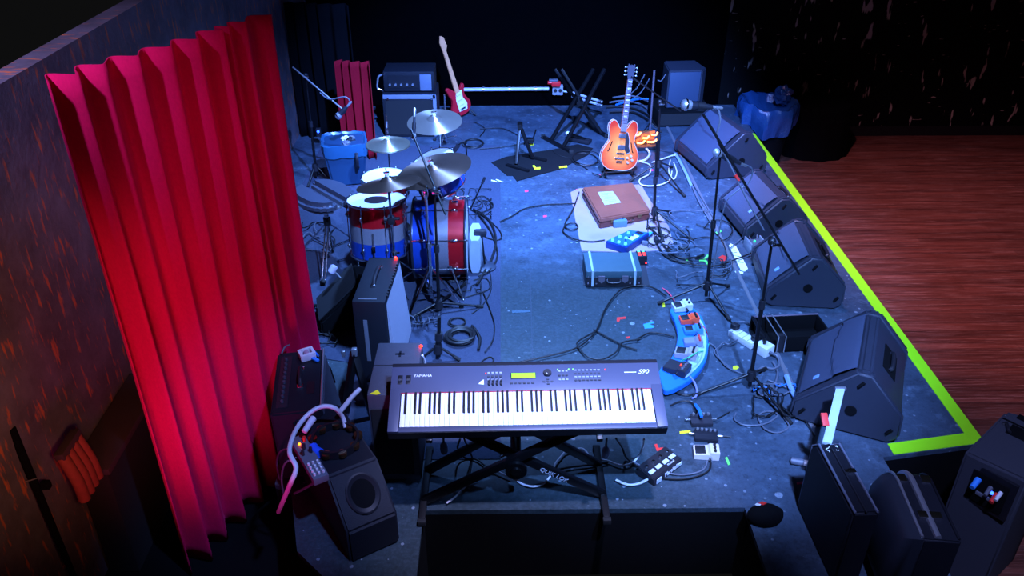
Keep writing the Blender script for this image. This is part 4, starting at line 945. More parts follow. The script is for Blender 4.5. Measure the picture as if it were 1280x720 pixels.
for s in (-1, 1):
    q = MB(); q.tube([(s * .02, .16, .22), (s * .10, .06, .10), (s * .13, -.03, .035), (s * .135, -.10, .035), (s * .135, -.115, .075)], .011, seg=8); lg = q.build('leg', BLKM, gs)
    q = MB(); q.tube([(s * .13, -.03, .035), (s * .18, -.06, .012)], .011, seg=8, smooth=1); q.build('foot', RUB, lg)
q = MB(); q.tube([(0, .15, .25), (0, .22, .12), (0, .26, .014)], .011, seg=8); q.build('rear_leg', BLKM, gs)
q = MB(); q.cyl((-.13, -.03, .04), (.13, -.03, .04), .008, seg=8); q.build('crossbar', BLKM, gs)
# ------------------------------------------------------------------ back of the stage
# red guitar leaning in the back
r0 = G(580, 141, 0); rg_ = thing('electric_guitar', 'red electric guitar with a pale neck leaning at the back beside the amplifier rack', 'guitar', (r0.x, 9.2, .03), rot=(radians(-8), radians(-13), radians(40)))
ro = [(0, 0), (.07, .01), (.125, .06), (.135, .12), (.10, .18), (.085, .22), (.10, .27), (.12, .32), (.10, .345), (.06, .31), (.03, .29), (-.03, .29), (-.06, .33), (-.10, .37), (-.13, .35), (-.115, .28), (-.09, .22), (-.10, .17), (-.135, .11), (-.12, .05), (-.07, .01)]
q = MB(); q.prism(ro, -.02, .02, M=GM, bev=.006); q.build('body', mat('guitar_red', '#b01828', .3), rg_)
q = MB(); q.prism([(-.05, .06), (.06, .05), (.08, .12), (.045, .20), (.06, .28), (-.02, .28), (-.05, .20)], 0, .004, M=T(0, -.0215, 0) @ GM); q.build('pickguard', WHT, rg_, 'white pickguard')
for z in (.13, .19, .25):
    q = MB(); q.box((0, -.03, z), (.06, .01, .018), bev=.003); q.build('pickup', WHT, rg_)
q = MB(); q.box((0, -.03, .08), (.07, .014, .02), bev=.003); q.build('bridge', CHR, rg_)
q = MB(); q.hexa([(-.028, -.030, .27), (.028, -.030, .27), (.028, -.005, .27), (-.028, -.005, .27)], [(-.021, -.030, .76), (.021, -.030, .76), (.021, -.012, .76), (-.021, -.012, .76)], bev=.003); q.build('neck', mat('maple', '#d8966a', .4), rg_)
q = MB(); q.prism([(-.022, .755), (.022, .755), (.05, .80), (.04, .90), (.0, .93), (-.03, .86)], 0, .014, M=T(0, -.014, 0) @ GM, bev=.003); q.build('headstock', mat('maple', '#d8966a'), rg_)
gs2 = thing('guitar_stand', 'small stand under the red guitar at the back', 'guitar stand', (r0.x, 9.22, 0), .7)
for s in (-1, 1):
    q = MB(); q.tube([(0, .10, .30), (s * .06, .04, .12), (s * .11, -.10, .015)], .010); q.build('leg', BLKM, gs2)
q = MB(); q.tube([(0, .10, .30), (0, .22, .012)], .010, smooth=1); q.build('rear_leg', BLKM, gs2)
# amplifier rack: head on a cabinet
y_ = 8.55; L0 = AT(477, 118, y_); R0 = AT(545, 114, y_); fl = 0
aw = R0.x - L0.x
ac = thing('bass_cabinet', 'large black speaker cabinet at the back behind the crash cymbal, with a pale right edge', 'speaker cabinet', ((L0.x + R0.x) / 2, y_ + .22, 0))
q = MB(); q.box((0, 0, L0.z / 2), (aw, .42, L0.z), bev=.012); q.build('cabinet', BLK, ac)
q = MB(); q.box((-.02, -.212, L0.z / 2 - .02), (aw - .10, .006, L0.z - .10)); q.build('speaker_grille', mat('black_grille', '#0c0c10'), ac)
q = MB(); q.box((aw / 2 - .02, -.213, L0.z / 2), (.035, .008, L0.z - .02)); q.build('corner_trim', mat('trim_grey', '#6a7080', .5), ac)
q = MB(); q.box((0, -.213, L0.z - .03), (aw - .02, .008, .045), bev=.002); q.build('top_trim', mat('trim_grey', '#6a7080'), ac)
for x in (-aw / 2 + .06, aw / 2 - .05):
    q = MB(); q.cyl((x, -.212, L0.z - .05), (x, -.225, L0.z - .05), .012, seg=10); q.build('bolt', CHR, ac)
ah = thing('amplifier_head', 'dark amplifier head on top of the large cabinet at the back', 'amplifier', ((L0.x + R0.x) / 2, y_ + .24, L0.z + .004))
q = MB(); q.box((0, 0, .11), (aw - .04, .34, .21), bev=.01); q.build('case', BLK, ah)
q = MB(); q.box((-.06, -.172, .11), (aw * .55, .006, .13)); q.build('front_panel', KDK, ah)
q = MB(); q.box((aw / 2 - .11, -.173, .10), (.12, .008, .17), bev=.002); q.build('side_panel', mat('panel_bluegrey', '#5a6478', .5), ah)
for k in range(5):
    q = MB(); q.cyl((-.20 + k * .06, -.174, .08), (-.20 + k * .06, -.195, .08), .012, seg=10); q.build('knob', ALU, ah)
handle(ah, (-aw / 2 + .03, -.16, .19), (-aw / 2 + .0, -.18, .02), .05, ALU, CHR, .010, 'side_handle', (-1, 0, 0))
for px, lab in ((522, 'chrome stand with two thin rods behind the crash cymbal, right of the large back cabinet'),):
    g_ = AT(556, 134, 8.3); o = tripod_stand('percussion_stand', lab, (g_.x, 8.3, 0), .55, .2, .2, phase=.2)
# cowbell-like hardware box on the back stand omitted; pipe along the back wall
pa = AT(577, 112, 9.86); pb_ = AT(686, 111, 9.86); o = thing('conduit_pipe', 'white conduit pipe running along the foot of the black back wall', 'pipe', pa)
q = MB(); q.cyl((0, 0, 0), pb_ - pa, .022, seg=14); q.build('pipe', mat('pale_pipe', '#b0b4c8', .4), o)
for f in (.25, .55, .85):
    q = MB(); q.cyl((pb_ - pa) * f - Vector((.012, 0, 0)), (pb_ - pa) * f + Vector((.012, 0, 0)), .027, seg=14); q.box((pb_ - pa) * f + Vector((0, .02, 0)), (.02, .04, .05)); q.build('pipe_clip', ALU, o)
pc0 = AT(697, 112, 9.86); o = thing('socket_box', 'square grey socket box at the end of the white pipe', 'socket', pc0)
q = MB(); q.box((0, 0, 0), (.13, .08, .115), bev=.008); q.build('box', mat('socket_grey', '#8a8c98', .45), o)
for s in (-.03, .03):
    q = MB(); q.cyl((s, -.038, 0), (s, -.045, 0), .022, seg=18); q.build('socket', BLKP, o)
q = MB(); q.cyl((.065, 0, -.02), (.11, 0, -.03), .014, seg=10); q.build('connector', ALU, o)
pr = AT(699, 101, 9.7); o = thing('red_tool', 'small red object with a grey cap lying above the socket box', 'tool', (pr.x - .03, 9.80, pc0.z + .06))
q = MB(); q.box((0, 0, .03), (.11, .06, .06), bev=.015); q.cyl((-.03, 0, .04), (-.10, 0, .045), .022, seg=12); q.build('body', mat('tool_red', '#d81820', .4), o)
q = MB(); q.box((-.03, 0, .075), (.11, .055, .02), bev=.006); q.build('cap', GREY, o)
p1 = AT(716, 116, 9.4); p2 = AT(752, 127, 9.1); 
for s in (0, 1):
    d = Vector((0, 0, -.045 * s)); o = thing('tube_light', ('upper' if s == 0 else 'lower') + ' of the two pale parallel tubes slanting behind the back cross-braced stand', 'tube', p1 + d)
    q = MB(); q.cyl((0, 0, 0), p2 - p1, .014, seg=10); q.build('tube', mat('pale_pipe', '#b0b4c8'), o)
    for e in (Vector(), p2 - p1):
        q = MB(); q.sph(e, .017, seg=10); q.build('end_cap', ALU, o)
# second cross-braced stand
xs = thing('keyboard_stand', 'folded black cross-braced stand standing empty in front of the back wall', 'keyboard stand', G(716, 188, 0)); xb_ = Vector(xs.location)
yy = 8.3
F1 = G(700, 181, .03); F2 = G(748, 165, .03)
for (a, c) in ((G(689, 175, .03), AT(742, 86, 8.75)), (G(704, 184, .03), AT(756, 86, 8.55)), (G(752, 166, .03), AT(702, 86, 8.60)), (G(744, 160, .03), AT(694, 86, 8.8))):
    q = MB(); bar(q, a - xb_, c - xb_, .035, .028); q.build('leg', BLKM, xs)
for a, c in ((G(679, 171, .02), G(714, 190, .02)), (G(736, 156, .02), G(758, 170, .02))):
    q = MB(); bar(q, a - xb_, c - xb_, .035, .035); f_ = q.build('foot_bar', BLKM, xs)
    for e in (a, c): q = MB(); q.box(e - xb_, (.045, .045, .04), bev=.008); q.build('rubber_foot', RUB, f_)
q = MB(); m_ = AT(723, 124, 8.6) - xb_; q.cyl(m_ + Vector((0, -.15, 0)), m_ + Vector((0, .15, 0)), .03, seg=16); q.build('pivot', BLKM, xs)
# dark rubber mat and little A-frame stand
b = MB(); pts = [G(*p) for p in ((614, 204), (632, 197), (655, 193), (690, 188), (722, 181), (741, 186), (735, 194), (700, 212), (674, 219), (646, 227), (641, 220), (634, 220))]
b.prism([(p.x, p.y) for p in pts], 0, .009); o = b.build('rubber_mat', mat('rubber_mat', '#0b0c10', .85, 0, .3, 8, spec=.2)); tag(o, 'black rubber mat lying on the bright back floor under the small folding stand', 'mat'); recenter(o, (pts[0].x, pts[0].y, 0))
af = thing('folding_stand', 'small black A-shaped folding stand on the rubber mat', 'stand', G(655, 210, .006)); ab = Vector(af.location); tp_ = AT(650, 157, G(650, 203).y + .1)
for e in (G(645, 205, .02), G(666, 198, .02)):
    q = MB(); bar(q, e - ab, tp_ - ab, .030, .03); q.build('leg', BLKM, af)
for a, c in ((G(633, 206, .018), G(661, 214, .018)), (G(653, 194, .018), G(683, 201, .018))):
    q = MB(); bar(q, a - ab, c - ab, .032, .03); q.build('foot_bar', BLKM, af)
q = MB(); q.cyl(tp_ - ab + Vector((0, -.05, 0)), tp_ - ab + Vector((0, .05, 0)), .028, seg=14); q.build('pivot', BLKM, af)
k1_ = G(661, 175, .06); q = MB(); q.box(k1_ - ab + Vector((0, 0, 0)), (.10, .06, .04), bev=.006); q.tube([k1_ - ab + Vector((.04, 0, 0)), AT(670, 162, k1_.y) - ab], .008, smooth=1); q.build('yoke', BLKM, af)
# foot pedal on the mat end
f0 = G(724, 172, .05); o = thing('sustain_pedal', 'black foot pedal with pale tip lying at the foot of the back cross-braced stand', 'pedal', (f0.x, f0.y, .006), -.5)
q = MB(); q.box((0, 0, .02), (.26, .09, .035), bev=.008); q.build('base', BLKP, o)
q = MB(); q.box((-.03, 0, .05), (.2, .06, .02), bev=.006, rot=(0, .18, 0)); q.build('footplate', BLKM, o)
q = MB(); q.sph((-.13, .0, .07), .03, (1, 1, .7), seg=12); q.build('tip', WHT, o)
# PA speaker and sub at the back right
s0 = AT(838, 124, 8.9); s1 = AT(872, 140, 8.9)
ps = thing('loudspeaker', 'blue-lit loudspeaker standing at the back right, left of the blue plastic bag', 'loudspeaker', ((s0.x + s1.x) / 2 + .01, 9.15, .18), radians(4))
q = MB(); q.prism([(-.22, -.2), (.15, -.2), (.22, -.12), (.18, .2), (-.18, .2)], 0, .42, bev=.012); q.build('cabinet', MONB, ps)
q = MB(); q.box((-.035, -.205, .21), (.34, .012, .39), bev=.003); q.build('speaker_grille', mat('grille_blue', '#2c3c54', .6, .1, .15, 200), ps)
sb = thing('subwoofer', 'black box carrying the blue-lit loudspeaker at the back right', 'speaker', ((s0.x + s1.x) / 2, 9.1, 0), radians(4))
q = MB(); q.box((0, 0, .088), (.62, .5, .176), bev=.012); q.build('cabinet', BLKV, sb)
q = MB(); q.box((0, -.253, .088), (.56, .006, .13)); q.build('speaker_grille', mat('black_grille', '#0c0c10'), sb)
# glowing little lamp behind the guitar
lp = G(803, 178, .1); o = thing('lamp', 'glowing orange lamp cluster on the floor behind the orange guitar', 'lamp', (lp.x, lp.y + .1, .0), .15)
q = MB(); q.box((0, 0, .02), (.34, .18, .04), bev=.006); q.build('base', BLKP, o)
q = MB(); q.box((0, .05, .10), (.32, .03, .14), bev=.006); q.build('reflector', mat('copper', '#b87850', .35, .8), o)
AMB = mat('amber_glow', '#ff9a4a', .5, 0, .05, emit=8)
for x, z, l in ((-.13, .06, .06), (-.03, .05, .08), (.08, .055, .1), (.12, .13, .06), (-.08, .14, .08), (.03, .10, .06)):
    q = MB(); q.tube([(x, .02, z), (x + l * .5, -.02, z + .012), (x + l, .02, z + .02)], .009, seg=7); q.build('bulb', AMB, o)
# recycling bin
bn = G(432, 233, 0); BINB = mat('bin_blue', '#123450', .5, 0, .12, 4)
o = thing('bin', 'blue bin with plastic liner and black handle, in the dark behind the throne', 'bin', (bn.x, bn.y + .15, 0), .2)
wb2 = .19; q = MB(); q.hexa([(-.15, -.15, 0), (.15, -.15, 0), (.15, .15, 0), (-.15, .15, 0)], [(-.2, -.19, .40), (.2, -.19, .40), (.2, .19, .40), (-.2, .19, .40)], bev=.02); q.build('body', BINB, o)
t = bmesh.new(); rgn = random.Random(8); N_ = 40; rr = []
for j, (s, z) in enumerate(((1.03, .30), (1.06, .36), (1.05, .415), (.98, .42), (.90, .40), (.80, .37), (.3, .35))):
    row = []
    for k in range(N_):
        a = 2 * pi * k / N_; ca_, sa_ = cos(a), sin(a); e = (abs(ca_) ** 6 + abs(sa_) ** 6) ** (-1 / 6); w = 1 + rgn.uniform(-.015, .015)
        row.append(t.verts.new((.2 * ca_ * e * s * w, .19 * sa_ * e * s * w, z + rgn.uniform(-.008, .008))))
    rr.append(row)
for A_, B_ in zip(rr, rr[1:]):
    for k in range(N_): t.faces.new((A_[k], A_[(k + 1) % N_], B_[(k + 1) % N_], B_[k]))
t.faces.new(rr[-1]); bmesh.ops.recalc_face_normals(t, faces=t.faces[:]); q = MB(); q.add(t); q.build('liner', mat('liner_blue', '#1f4c6c', .3, 0, .15), o)
handle(o, (.10, -.185, .34), (.10, -.175, .20), .05, BLKP, BLKP, .014, 'handle', (0, -1, 0))
for k in range(5):
    o2 = thing('crumpled_rubbish', 'crumpled wrapper in the blue bin', 'rubbish', (bn.x + rgn.uniform(-.09, .09), bn.y + .15 + rgn.uniform(-.09, .09), .40), k, 'rubbish in the blue bin')
    q = MB(); q.sph((0, 0, 0), .045, (1, .8, .6), seg=8)
    for v_ in q.bm.verts: v_.co *= rgn.uniform(.7, 1.3)
    q.build('wrapper', (BLKP, WHT, GREY, BLKP, ALU)[k], o2, smooth=False)
# bin with blue bag at the stage edge, dark round shape behind it
bb_ = AT(940, 134, 8.95); o = thing('bin', 'round black bin with a shiny blue plastic bag over its rim, behind the farthest monitor', 'bin', (bb_.x + .22, 9.08, -.5))
q = MB(); q.lathe([(0, 0), (.22, 0), (.28, .60), (.29, .66), (.27, .66), (.25, .60), (0, .55)], 36); q.build('body', BLKV, o)
t = bmesh.new(); rr = []; N_ = 56
for s, z, am_ in ((.305, .44, 1.0), (.32, .53, .8), (.33, .62, .6), (.33, .70, .45), (.31, .735, .4), (.27, .72, .3), (.22, .64, .2), (.04, .58, .0)):
    row = []
    for k in range(N_):
        a = 2 * pi * k / N_; fold = .030 * sin(7 * a + 4 * z) + .020 * sin(15 * a + 1.3 - 6 * z) + rgn.uniform(-.006, .006); w = s + am_ * fold
        drop = .07 * max(0, sin(a + 2.4)) - .10 * max(0, sin(a * 2 + .6)) * (z < .56)
        row.append(t.verts.new((w * cos(a), w * sin(a), z + am_ * (.05 * sin(2 * a + 2.2) + .02 * sin(7 * a)) - drop * .5 + rgn.uniform(-.006, .006))))
    rr.append(row)
for A_, B_ in zip(rr, rr[1:]):
    for k in range(N_): t.faces.new((A_[k], A_[(k + 1) % N_], B_[(k + 1) % N_], B_[k]))
t.faces.new(rr[-1]); bmesh.ops.recalc_face_normals(t, faces=t.faces[:]); q = MB(); q.add(t)
BAG = mat('bag_blue', '#1e4474', .22, 0, .35, 6, bmp=.5); q.build('bag', BAG, o, 'blue plastic bag')
t = bmesh.new(); bmesh.ops.create_icosphere(t, subdivisions=3, radius=.11)
for v_ in t.verts: v_.co *= 1 + rgn.uniform(-.28, .22)
t.transform(T(.17, .05, .76) @ Matrix.Diagonal((.9, .7, 1.0, 1))); q = MB(); q.add(t); q.build('bag_knot', BAG, o)
dt = G(985, 178, -.5); o = thing('dark_round_shape', 'dark round shape with a folded skirt at the back of the wooden floor', 'table', (3.70, 9.35, -.5))
prof = []; t = bmesh.new(); rr = []; N_ = 64
for s, z in ((.40, 0), (.38, .25), (.36, .56), (.35, .60), (.0, .605)):
    if s == 0: rr.append(None); continue
    rr.append([t.verts.new((s * (1 + .035 * sin(11 * 2 * pi * k / N_) * (1 - z / .6)) * cos(2 * pi * k / N_), s * (1 + .035 * sin(11 * 2 * pi * k / N_) * (1 - z / .6)) * sin(2 * pi * k / N_) * .8, z)) for k in range(N_)])
rr = [r for r in rr if r]
for A_, B_ in zip(rr, rr[1:]):
    for k in range(N_): t.faces.new((A_[k], A_[(k + 1) % N_], B_[(k + 1) % N_], B_[k]))
t.faces.new(rr[-1]); bmesh.ops.recalc_face_normals(t, faces=t.faces[:]); q = MB(); q.add(t); q.build('cloth', mat('shape_black', '#060608', .95, spec=.05), o)
# things against the left wall
o = thing('wooden_bench', 'dark ledge of a bench against the worn left wall, left of the red curtain', 'bench', (-2.19, 3.15, 0))
DW = mat('dark_wood', '#3a2a28', .7, 0, .25, 5)
q = MB(); q.box((.10, .40, .255), (.20, .80, .04), bev=.006); q.build('seat', DW, o)
q = MB(); q.box((.095, .40, -.133), (.16, .76, .73), bev=.006); q.build('front_panel', mat('bench_dark', '#16100f', .85, 0, .2, 5), o)
q = MB(); q.lathe([(.022, 0), (.030, 0), (.030, .006), (.022, .006), (.022, 0)], 24, M=frame((.176, .58, .12), (1, 0, 0))); q.build('ring', mat('ring_dark', '#3a3230', .6), o)
o = thing('broom', 'orange ribbed bundle of bristles leaning on the worn left wall, bottom left', 'broom', (-2.02, 3.02, .276), rot=(0, radians(-8), 0))
ORB = mat('orange_bristle', '#7c341a', .85, 0, .35, 40)
for k in range(4):
    q = MB(); q.tube([(0, -.075 + k * .05, 0), (.012, -.075 + k * .05, .12), (0, -.07 + k * .047, .27)], .028, seg=10); q.build('bristle_bundle', ORB, o)
q = MB(); q.box((0, 0, .28), (.05, .19, .04), bev=.01); q.build('head', DW, o)
a_ = AT(14, 536, 2.9); c_ = AT(58, 640, 2.85); o = thing('pole', 'black pole with a small pin leaning on the worn left wall, bottom left', 'pole', c_)
q = MB(); q.cyl((a_ - c_) * -1.0, a_ - c_, .014, .020, seg=12); q.build('shaft', BLKV, o)
q = MB(); v = AT(46, 598, 2.86) - c_; q.cyl(v, v + Vector((-.05, -.01, -.01)), .003, seg=6); q.build('pin', ALU, o)
q = MB(); q.box(v + Vector((.03, 0, -.04)), (.04, .03, .04), bev=.006); q.build('clamp', BLKV, o)
p_ = G(398, 180, .2); o = thing('wall_socket_light', 'tiny blue light glowing in the dark left back', 'light', (AT(398, 166, 8.3).x, 8.3, AT(398, 166, 8.3).z))
q = MB(); q.box((0, .02, 0), (.05, .04, .09), bev=.006); q.build('housing', BLKP, o)
q = MB(); q.sph((0, -.005, .015), .014, seg=8); q.build('indicator', BLUL, o)

# ------------------------------------------------------------------ pedals
def pedal(label, c, yaw, w, d, h, m, knobs=3, tread=True, kcol=None, z=0.0, led=None, kn=None):
    o = thing('effects_pedal', label, 'pedal', (c[0], c[1], z), yaw)
    q = MB(); q.prism([(-d / 2, 0), (d / 2, 0), (d / 2, h), (d * .12, h), (d * .08, h * .78), (-d / 2, h * .62)], -w / 2, w / 2, M=Matrix(((0, 0, 1, 0), (1, 0, 0, 0), (0, 1, 0, 0), (0, 0, 0, 1))), bev=.003); q.build('case', m, o)
    if tread:
        q = MB(); q.box((0, -d * .24, h * .72), (w * .78, d * .40, .006), bev=.002, rot=(.10, 0, 0)); q.build('footplate', BLKP, o)
    for k in range(knobs):
        x = (k - (knobs - 1) / 2) * w / (knobs + .3); q = MB(); q.cyl((x, d * .32, h), (x, d * .32, h + .013), .0085, .007, 12, bev=.001); q.build('knob', kcol or BLKP, o)
    for s in (-1, 1):
        q = MB(); q.cyl((s * w / 2, d * .15, h * .45), (s * (w / 2 + .03), d * .15, h * .45), .008, seg=10); q.build('plug', CHR if knobs != 2 else BLKP, o)
    if led:
        q = MB(); q.sph((0, d * .16, h + .002), .0055, seg=8); q.build('indicator', led, o)
    return o
# crescent board
bo = [(838, 386), (852, 380), (866, 384), (878, 397), (885, 422), (883, 448), (870, 468), (852, 481), (833, 488), (827, 479), (824, 463), (838, 449), (846, 430), (847, 414), (843, 399)]
bp = [G(x, y, .06) for x, y in bo]; c0_ = sum(bp, Vector()) / len(bp)
bo_ = thing('pedalboard', 'crescent-shaped blue pedalboard carrying a row of effects pedals', 'pedalboard', (c0_.x, c0_.y, 0))
sp_ = catmull([Vector((p.x - c0_.x, p.y - c0_.y, 0)) for p in bp], 5, True)
q = MB(); q.prism([(p.x, p.y) for p in sp_], .02, .058, bev=.004); q.build('board', mat('board_blue', '#1c6cc8', .45, 0, .08), bo_)
q = MB(); q.prism([(p.x * .8 , p.y * .9) for p in sp_], 0, .0205); q.build('base', BLKP, bo_)
wt = [(866, 391), (878, 403), (883, 425), (880, 447), (868, 463), (856, 472), (858, 455), (868, 440), (871, 420), (866, 402)]
wp = catmull([G(x, y, .059) - c0_ for x, y in wt], 4, True); q = MB(); q.prism([(p.x, p.y) for p in wp], .0575, .0592); q.build('white_panel', mat('board_white', '#9ab8d0', .5), bo_, 'pale outer strip')
ZB = .0595
R90 = -pi / 2
pedal('white pedal with a black treadle, topmost on the crescent board', G(852, 386, ZB), R90 + .15, .085, .13, .055, mat('pedal_white', '#c0c4cc', .4), 2, z=ZB)
pedal('orange pedal, second from the top of the crescent board', G(861, 402, ZB), R90 + .05, .075, .13, .05, mat('pedal_orange', '#e8502a', .4), 3, z=ZB)
pedal('blue pedal, third from the top of the crescent board', G(866, 415, ZB), R90, .072, .125, .045, mat('pedal_blue', '#3a80d0', .4), 3, z=ZB)
pedal('grey pedal with red knobs in the middle of the crescent board', G(866, 430, ZB), R90 - .05, .07, .12, .045, mat('pedal_silver', '#8a8a9a', .4, .3), 4, False, mat('knob_red', '#d83a3a', .4), z=ZB)
pedal('tan pedal with a grey treadle, second from the bottom of the crescent board', G(857, 445, ZB), R90 - .35, .085, .14, .055, mat('pedal_tan', '#a09498', .4), 3, z=ZB)
pedal('wide black pedal with a red light, bottommost on the crescent board', G(846, 463, ZB), R90 - .62 + pi / 2 * 0, .11, .15, .05, mat('pedal_black', '#24242c', .45), 4, False, mat('knob_grey', '#6a6c78', .4), z=ZB, led=REDL)
# floor pedals near the keyboard
pedal('small black pedal with a blue plug, highest of the three pedals right of the keyboard', G(876, 529), .0, .125, .075, .045, mat('pedal_black', '#24242c'), 4, False, ALU)
pedal('small black pedal with silver knobs, middle of the three pedals right of the keyboard', G(882, 548), -.15, .13, .075, .04, mat('pedal_navy', '#12151f', .45), 5, False, ALU)
p3_ = pedal('cream pedal with a grey treadle, lowest of the three pedals right of the keyboard', G(882, 569), -pi / 2 - .12, .085, .14, .055, mat('pedal_cream', '#c8bcb8', .4), 3)
# four-button footswitch
f0 = G(799, 585, .055); f1 = G(834, 559, .055); f2 = G(853, 570, .055); f3 = G(815, 600, .055)
cen = (f0 + f1 + f2 + f3) / 4; yw = atan2((f1 - f0).y, (f1 - f0).x); fl_ = (f1 - f0).length; fd_ = .125
fw_ = thing('footswitch', 'long black four-button footswitch with white lettering, right of the keyboard stand', 'footswitch', (cen.x, cen.y, 0), yw)
q = MB(); q.prism([(-fd_ / 2, 0), (fd_ / 2, 0), (fd_ / 2, .062), (-fd_ / 2 + .01, .045)], -fl_ / 2, fl_ / 2, M=Matrix(((0, 0, 1, 0), (1, 0, 0, 0), (0, 1, 0, 0), (0, 0, 0, 1))), bev=.004); q.build('case', BLKP, fw_)
for k in range(4):
    x = -fl_ * .36 + k * fl_ * .24
    q = MB(); q.cyl((x, .025, .055), (x, .025, .072), .009, seg=12, bev=.002); q.build('button', CHR, fw_)
    q = MB(); q.box((x, -.012, .054), (fl_ * .17, .022, .002), rot=(.14, 0, 0)); q.build('label_strip', mat('strip_white', '#b8c4d8', .5), fw_)
wm_ = mat('logo_white', '#c8d0e0', .5)
text('Marshall', .034, wm_, fw_, T(.02, -fd_ / 2 + .002, .024) @ RX(pi / 2 - .2), .0006, shear=.25)
text('Marshall', .017, wm_, fw_, T(fl_ * .18, -.037, .0515) @ RX(.14), .0005, shear=.25)
q = MB(); q.box((-fl_ * .36, -fd_ / 2 - .001, .026), (fl_ * .16, .004, .03), rot=(0, 0, 0)); q.box((fl_ * .38, -fd_ / 2 - .001, .026), (fl_ * .16, .004, .02)); q.build('side_label', mat('strip_white', '#b8c4d8'), fw_)
# blue multi-effects unit
m0_ = [G(757, 301, .07), G(787, 287, .07), G(812, 290, .07), G(783, 309, .07)]
mc2 = sum(m0_, Vector()) / 4; yw = atan2((m0_[2] - m0_[3]).y, (m0_[2] - m0_[3]).x); 
me_ = thing('multi_effects_unit', 'blue multi-effects unit with lit buttons lying on the cardboard sheet', 'effects unit', (mc2.x, mc2.y, .0065))
loc = [Vector((p.x - mc2.x, p.y - mc2.y, 0)) for p in m0_]
q = MB(); q.hexa(loc, [p + Vector((0, 0, .062)) for p in loc], bev=.006); q.build('case', mat('unit_navy', '#16306c', .4), me_)
q = MB(); q.hexa([p * .94 + Vector((0, 0, .061)) for p in loc], [p * .94 + Vector((0, 0, .0635)) for p in loc]); q.build('top_panel', mat('unit_blue', '#1c58c4', .4), me_)
def un(u, v): return loc[0].lerp(loc[1], v).lerp(loc[3].lerp(loc[2], v), u)
for u, v in ((.2, .12), (.5, .12), (.82, .12), (.2, .42), (.5, .42), (.25, .74)):
    p = un(u, v); q = MB(); q.cyl(p + Vector((0, 0, .063)), p + Vector((0, 0, .075)), .014, .012, 16); q.build('button', mat('lit_button', '#5ab0ff', .4, 0, .05, emit=1.2), me_)
M_ = frame(un(.72, .55) + Vector((0, 0, .065)), (0, 0, 1), un(.72, .8) - un(.72, .3)); q = MB(); q.box((0, 0, 0), (.10, .045, .003), M=M_); q.build('display', mat('lit_display', '#90d0ff', .4, 0, .05, emit=1.0), me_)
M_ = frame(un(.65, .86) + Vector((0, 0, .065)), (0, 0, 1), un(.72, .8) - un(.72, .3)); q = MB(); q.box((0, 0, 0), (.045, .06, .004), M=M_); q.build('side_panel', BLKP, me_)
for v in (.3, .45, .6):
    p = un(.62, v); q = MB(); q.cyl(p + Vector((0, 0, .063)), p + Vector((0, 0, .078)), .007, seg=10); q.build('knob', BLKP, me_)
g_ = G(774, 283); o = thing('effects_pedal', 'small grey-blue box between the brown suitcase and the blue effects unit', 'pedal', (g_.x, g_.y, .0065), .15)
q = MB(); q.box((0, 0, .03), (.12, .07, .06), bev=.006); q.build('case', mat('pedal_slate', '#4a6a88', .4), o)
for s in (-1, 1):
    q = MB(); q.cyl((s * .03, .01, .06), (s * .03, .01, .074), .009, seg=12); q.build('knob', BLKP, o)
    q = MB(); q.cyl((s * .06, 0, .03), (s * .10, 0, .03), .008, seg=10); q.build('plug', BLKP, o)
g_ = G(801, 328); o = thing('tuner_pedal', 'tiny black pedal with red glowing digits at the corner of the teal hard case', 'pedal', (g_.x, g_.y, .001), .05)
q = MB(); q.box((0, 0, .04), (.075, .10, .08), bev=.006); q.build('case', BLKP, o)
for s in (-1, 1):
    q = MB(); q.box((s * .018, -.012, .081), (.02, .05, .004), bev=.001); q.build('display', mat('red_digit', '#ff3028', .4, 0, 0, emit=2.5), o)
    q = MB(); q.box((s * .018, .032, .081), (.02, .02, .004)); q.build('label', mat('green_digit', '#60d080', .4, 0, 0, emit=.4), o)
q = MB(); q.sph((.03, -.05, .02), .005, seg=8); q.build('indicator', REDL, o)
# tiny adapters among the cables beside the cardboard
for k, (x, y, c, lab) in enumerate(((786, 307, WHT, 'small white adapter lit below the blue effects unit'), (812, 296, BLUP, 'small blue plug at the right end of the blue effects unit'), (820, 303, BLKP, 'small black adapter among the cables right of the blue effects unit'), (806, 307, GREY, 'small grey connector below the right end of the blue effects unit'))):
    p = G(x, y); o = thing('adapter', lab, 'adapter', (p.x, p.y, .008), k * .9); q = MB(); q.box((0, 0, .016), (.05, .03, .03), bev=.005); q.build('case', c, o)
    q = MB(); q.cyl((.025, 0, .016), (.05, 0, .016), .006, seg=8); q.build('lead', CAB, o)
# direct box
g_ = G(943, 312); di = thing('direct_box', 'grey direct box with a green light beside the pale strip of tape', 'direct box', (g_.x, g_.y, 0), .12)
q = MB(); q.box((0, 0, .035), (.11, .13, .06), bev=.004); q.build('case', mat('box_steel', '#5a6270', .4, .4), di)
for s in (-1, 1):
    q = MB(); q.box((s * .062, 0, .045), (.012, .15, .09), bev=.003); q.build('side_plate', mat('plate_pale', '#8a98a8', .4, .4), di)
for s in (-.025, .025):
    q = MB(); q.cyl((s, -.065, .035), (s, -.072, .035), .012, seg=14); q.build('socket', CHR, di)
q = MB(); q.sph((0, .02, .068), .008, seg=10); q.build('indicator', GRNL, di)
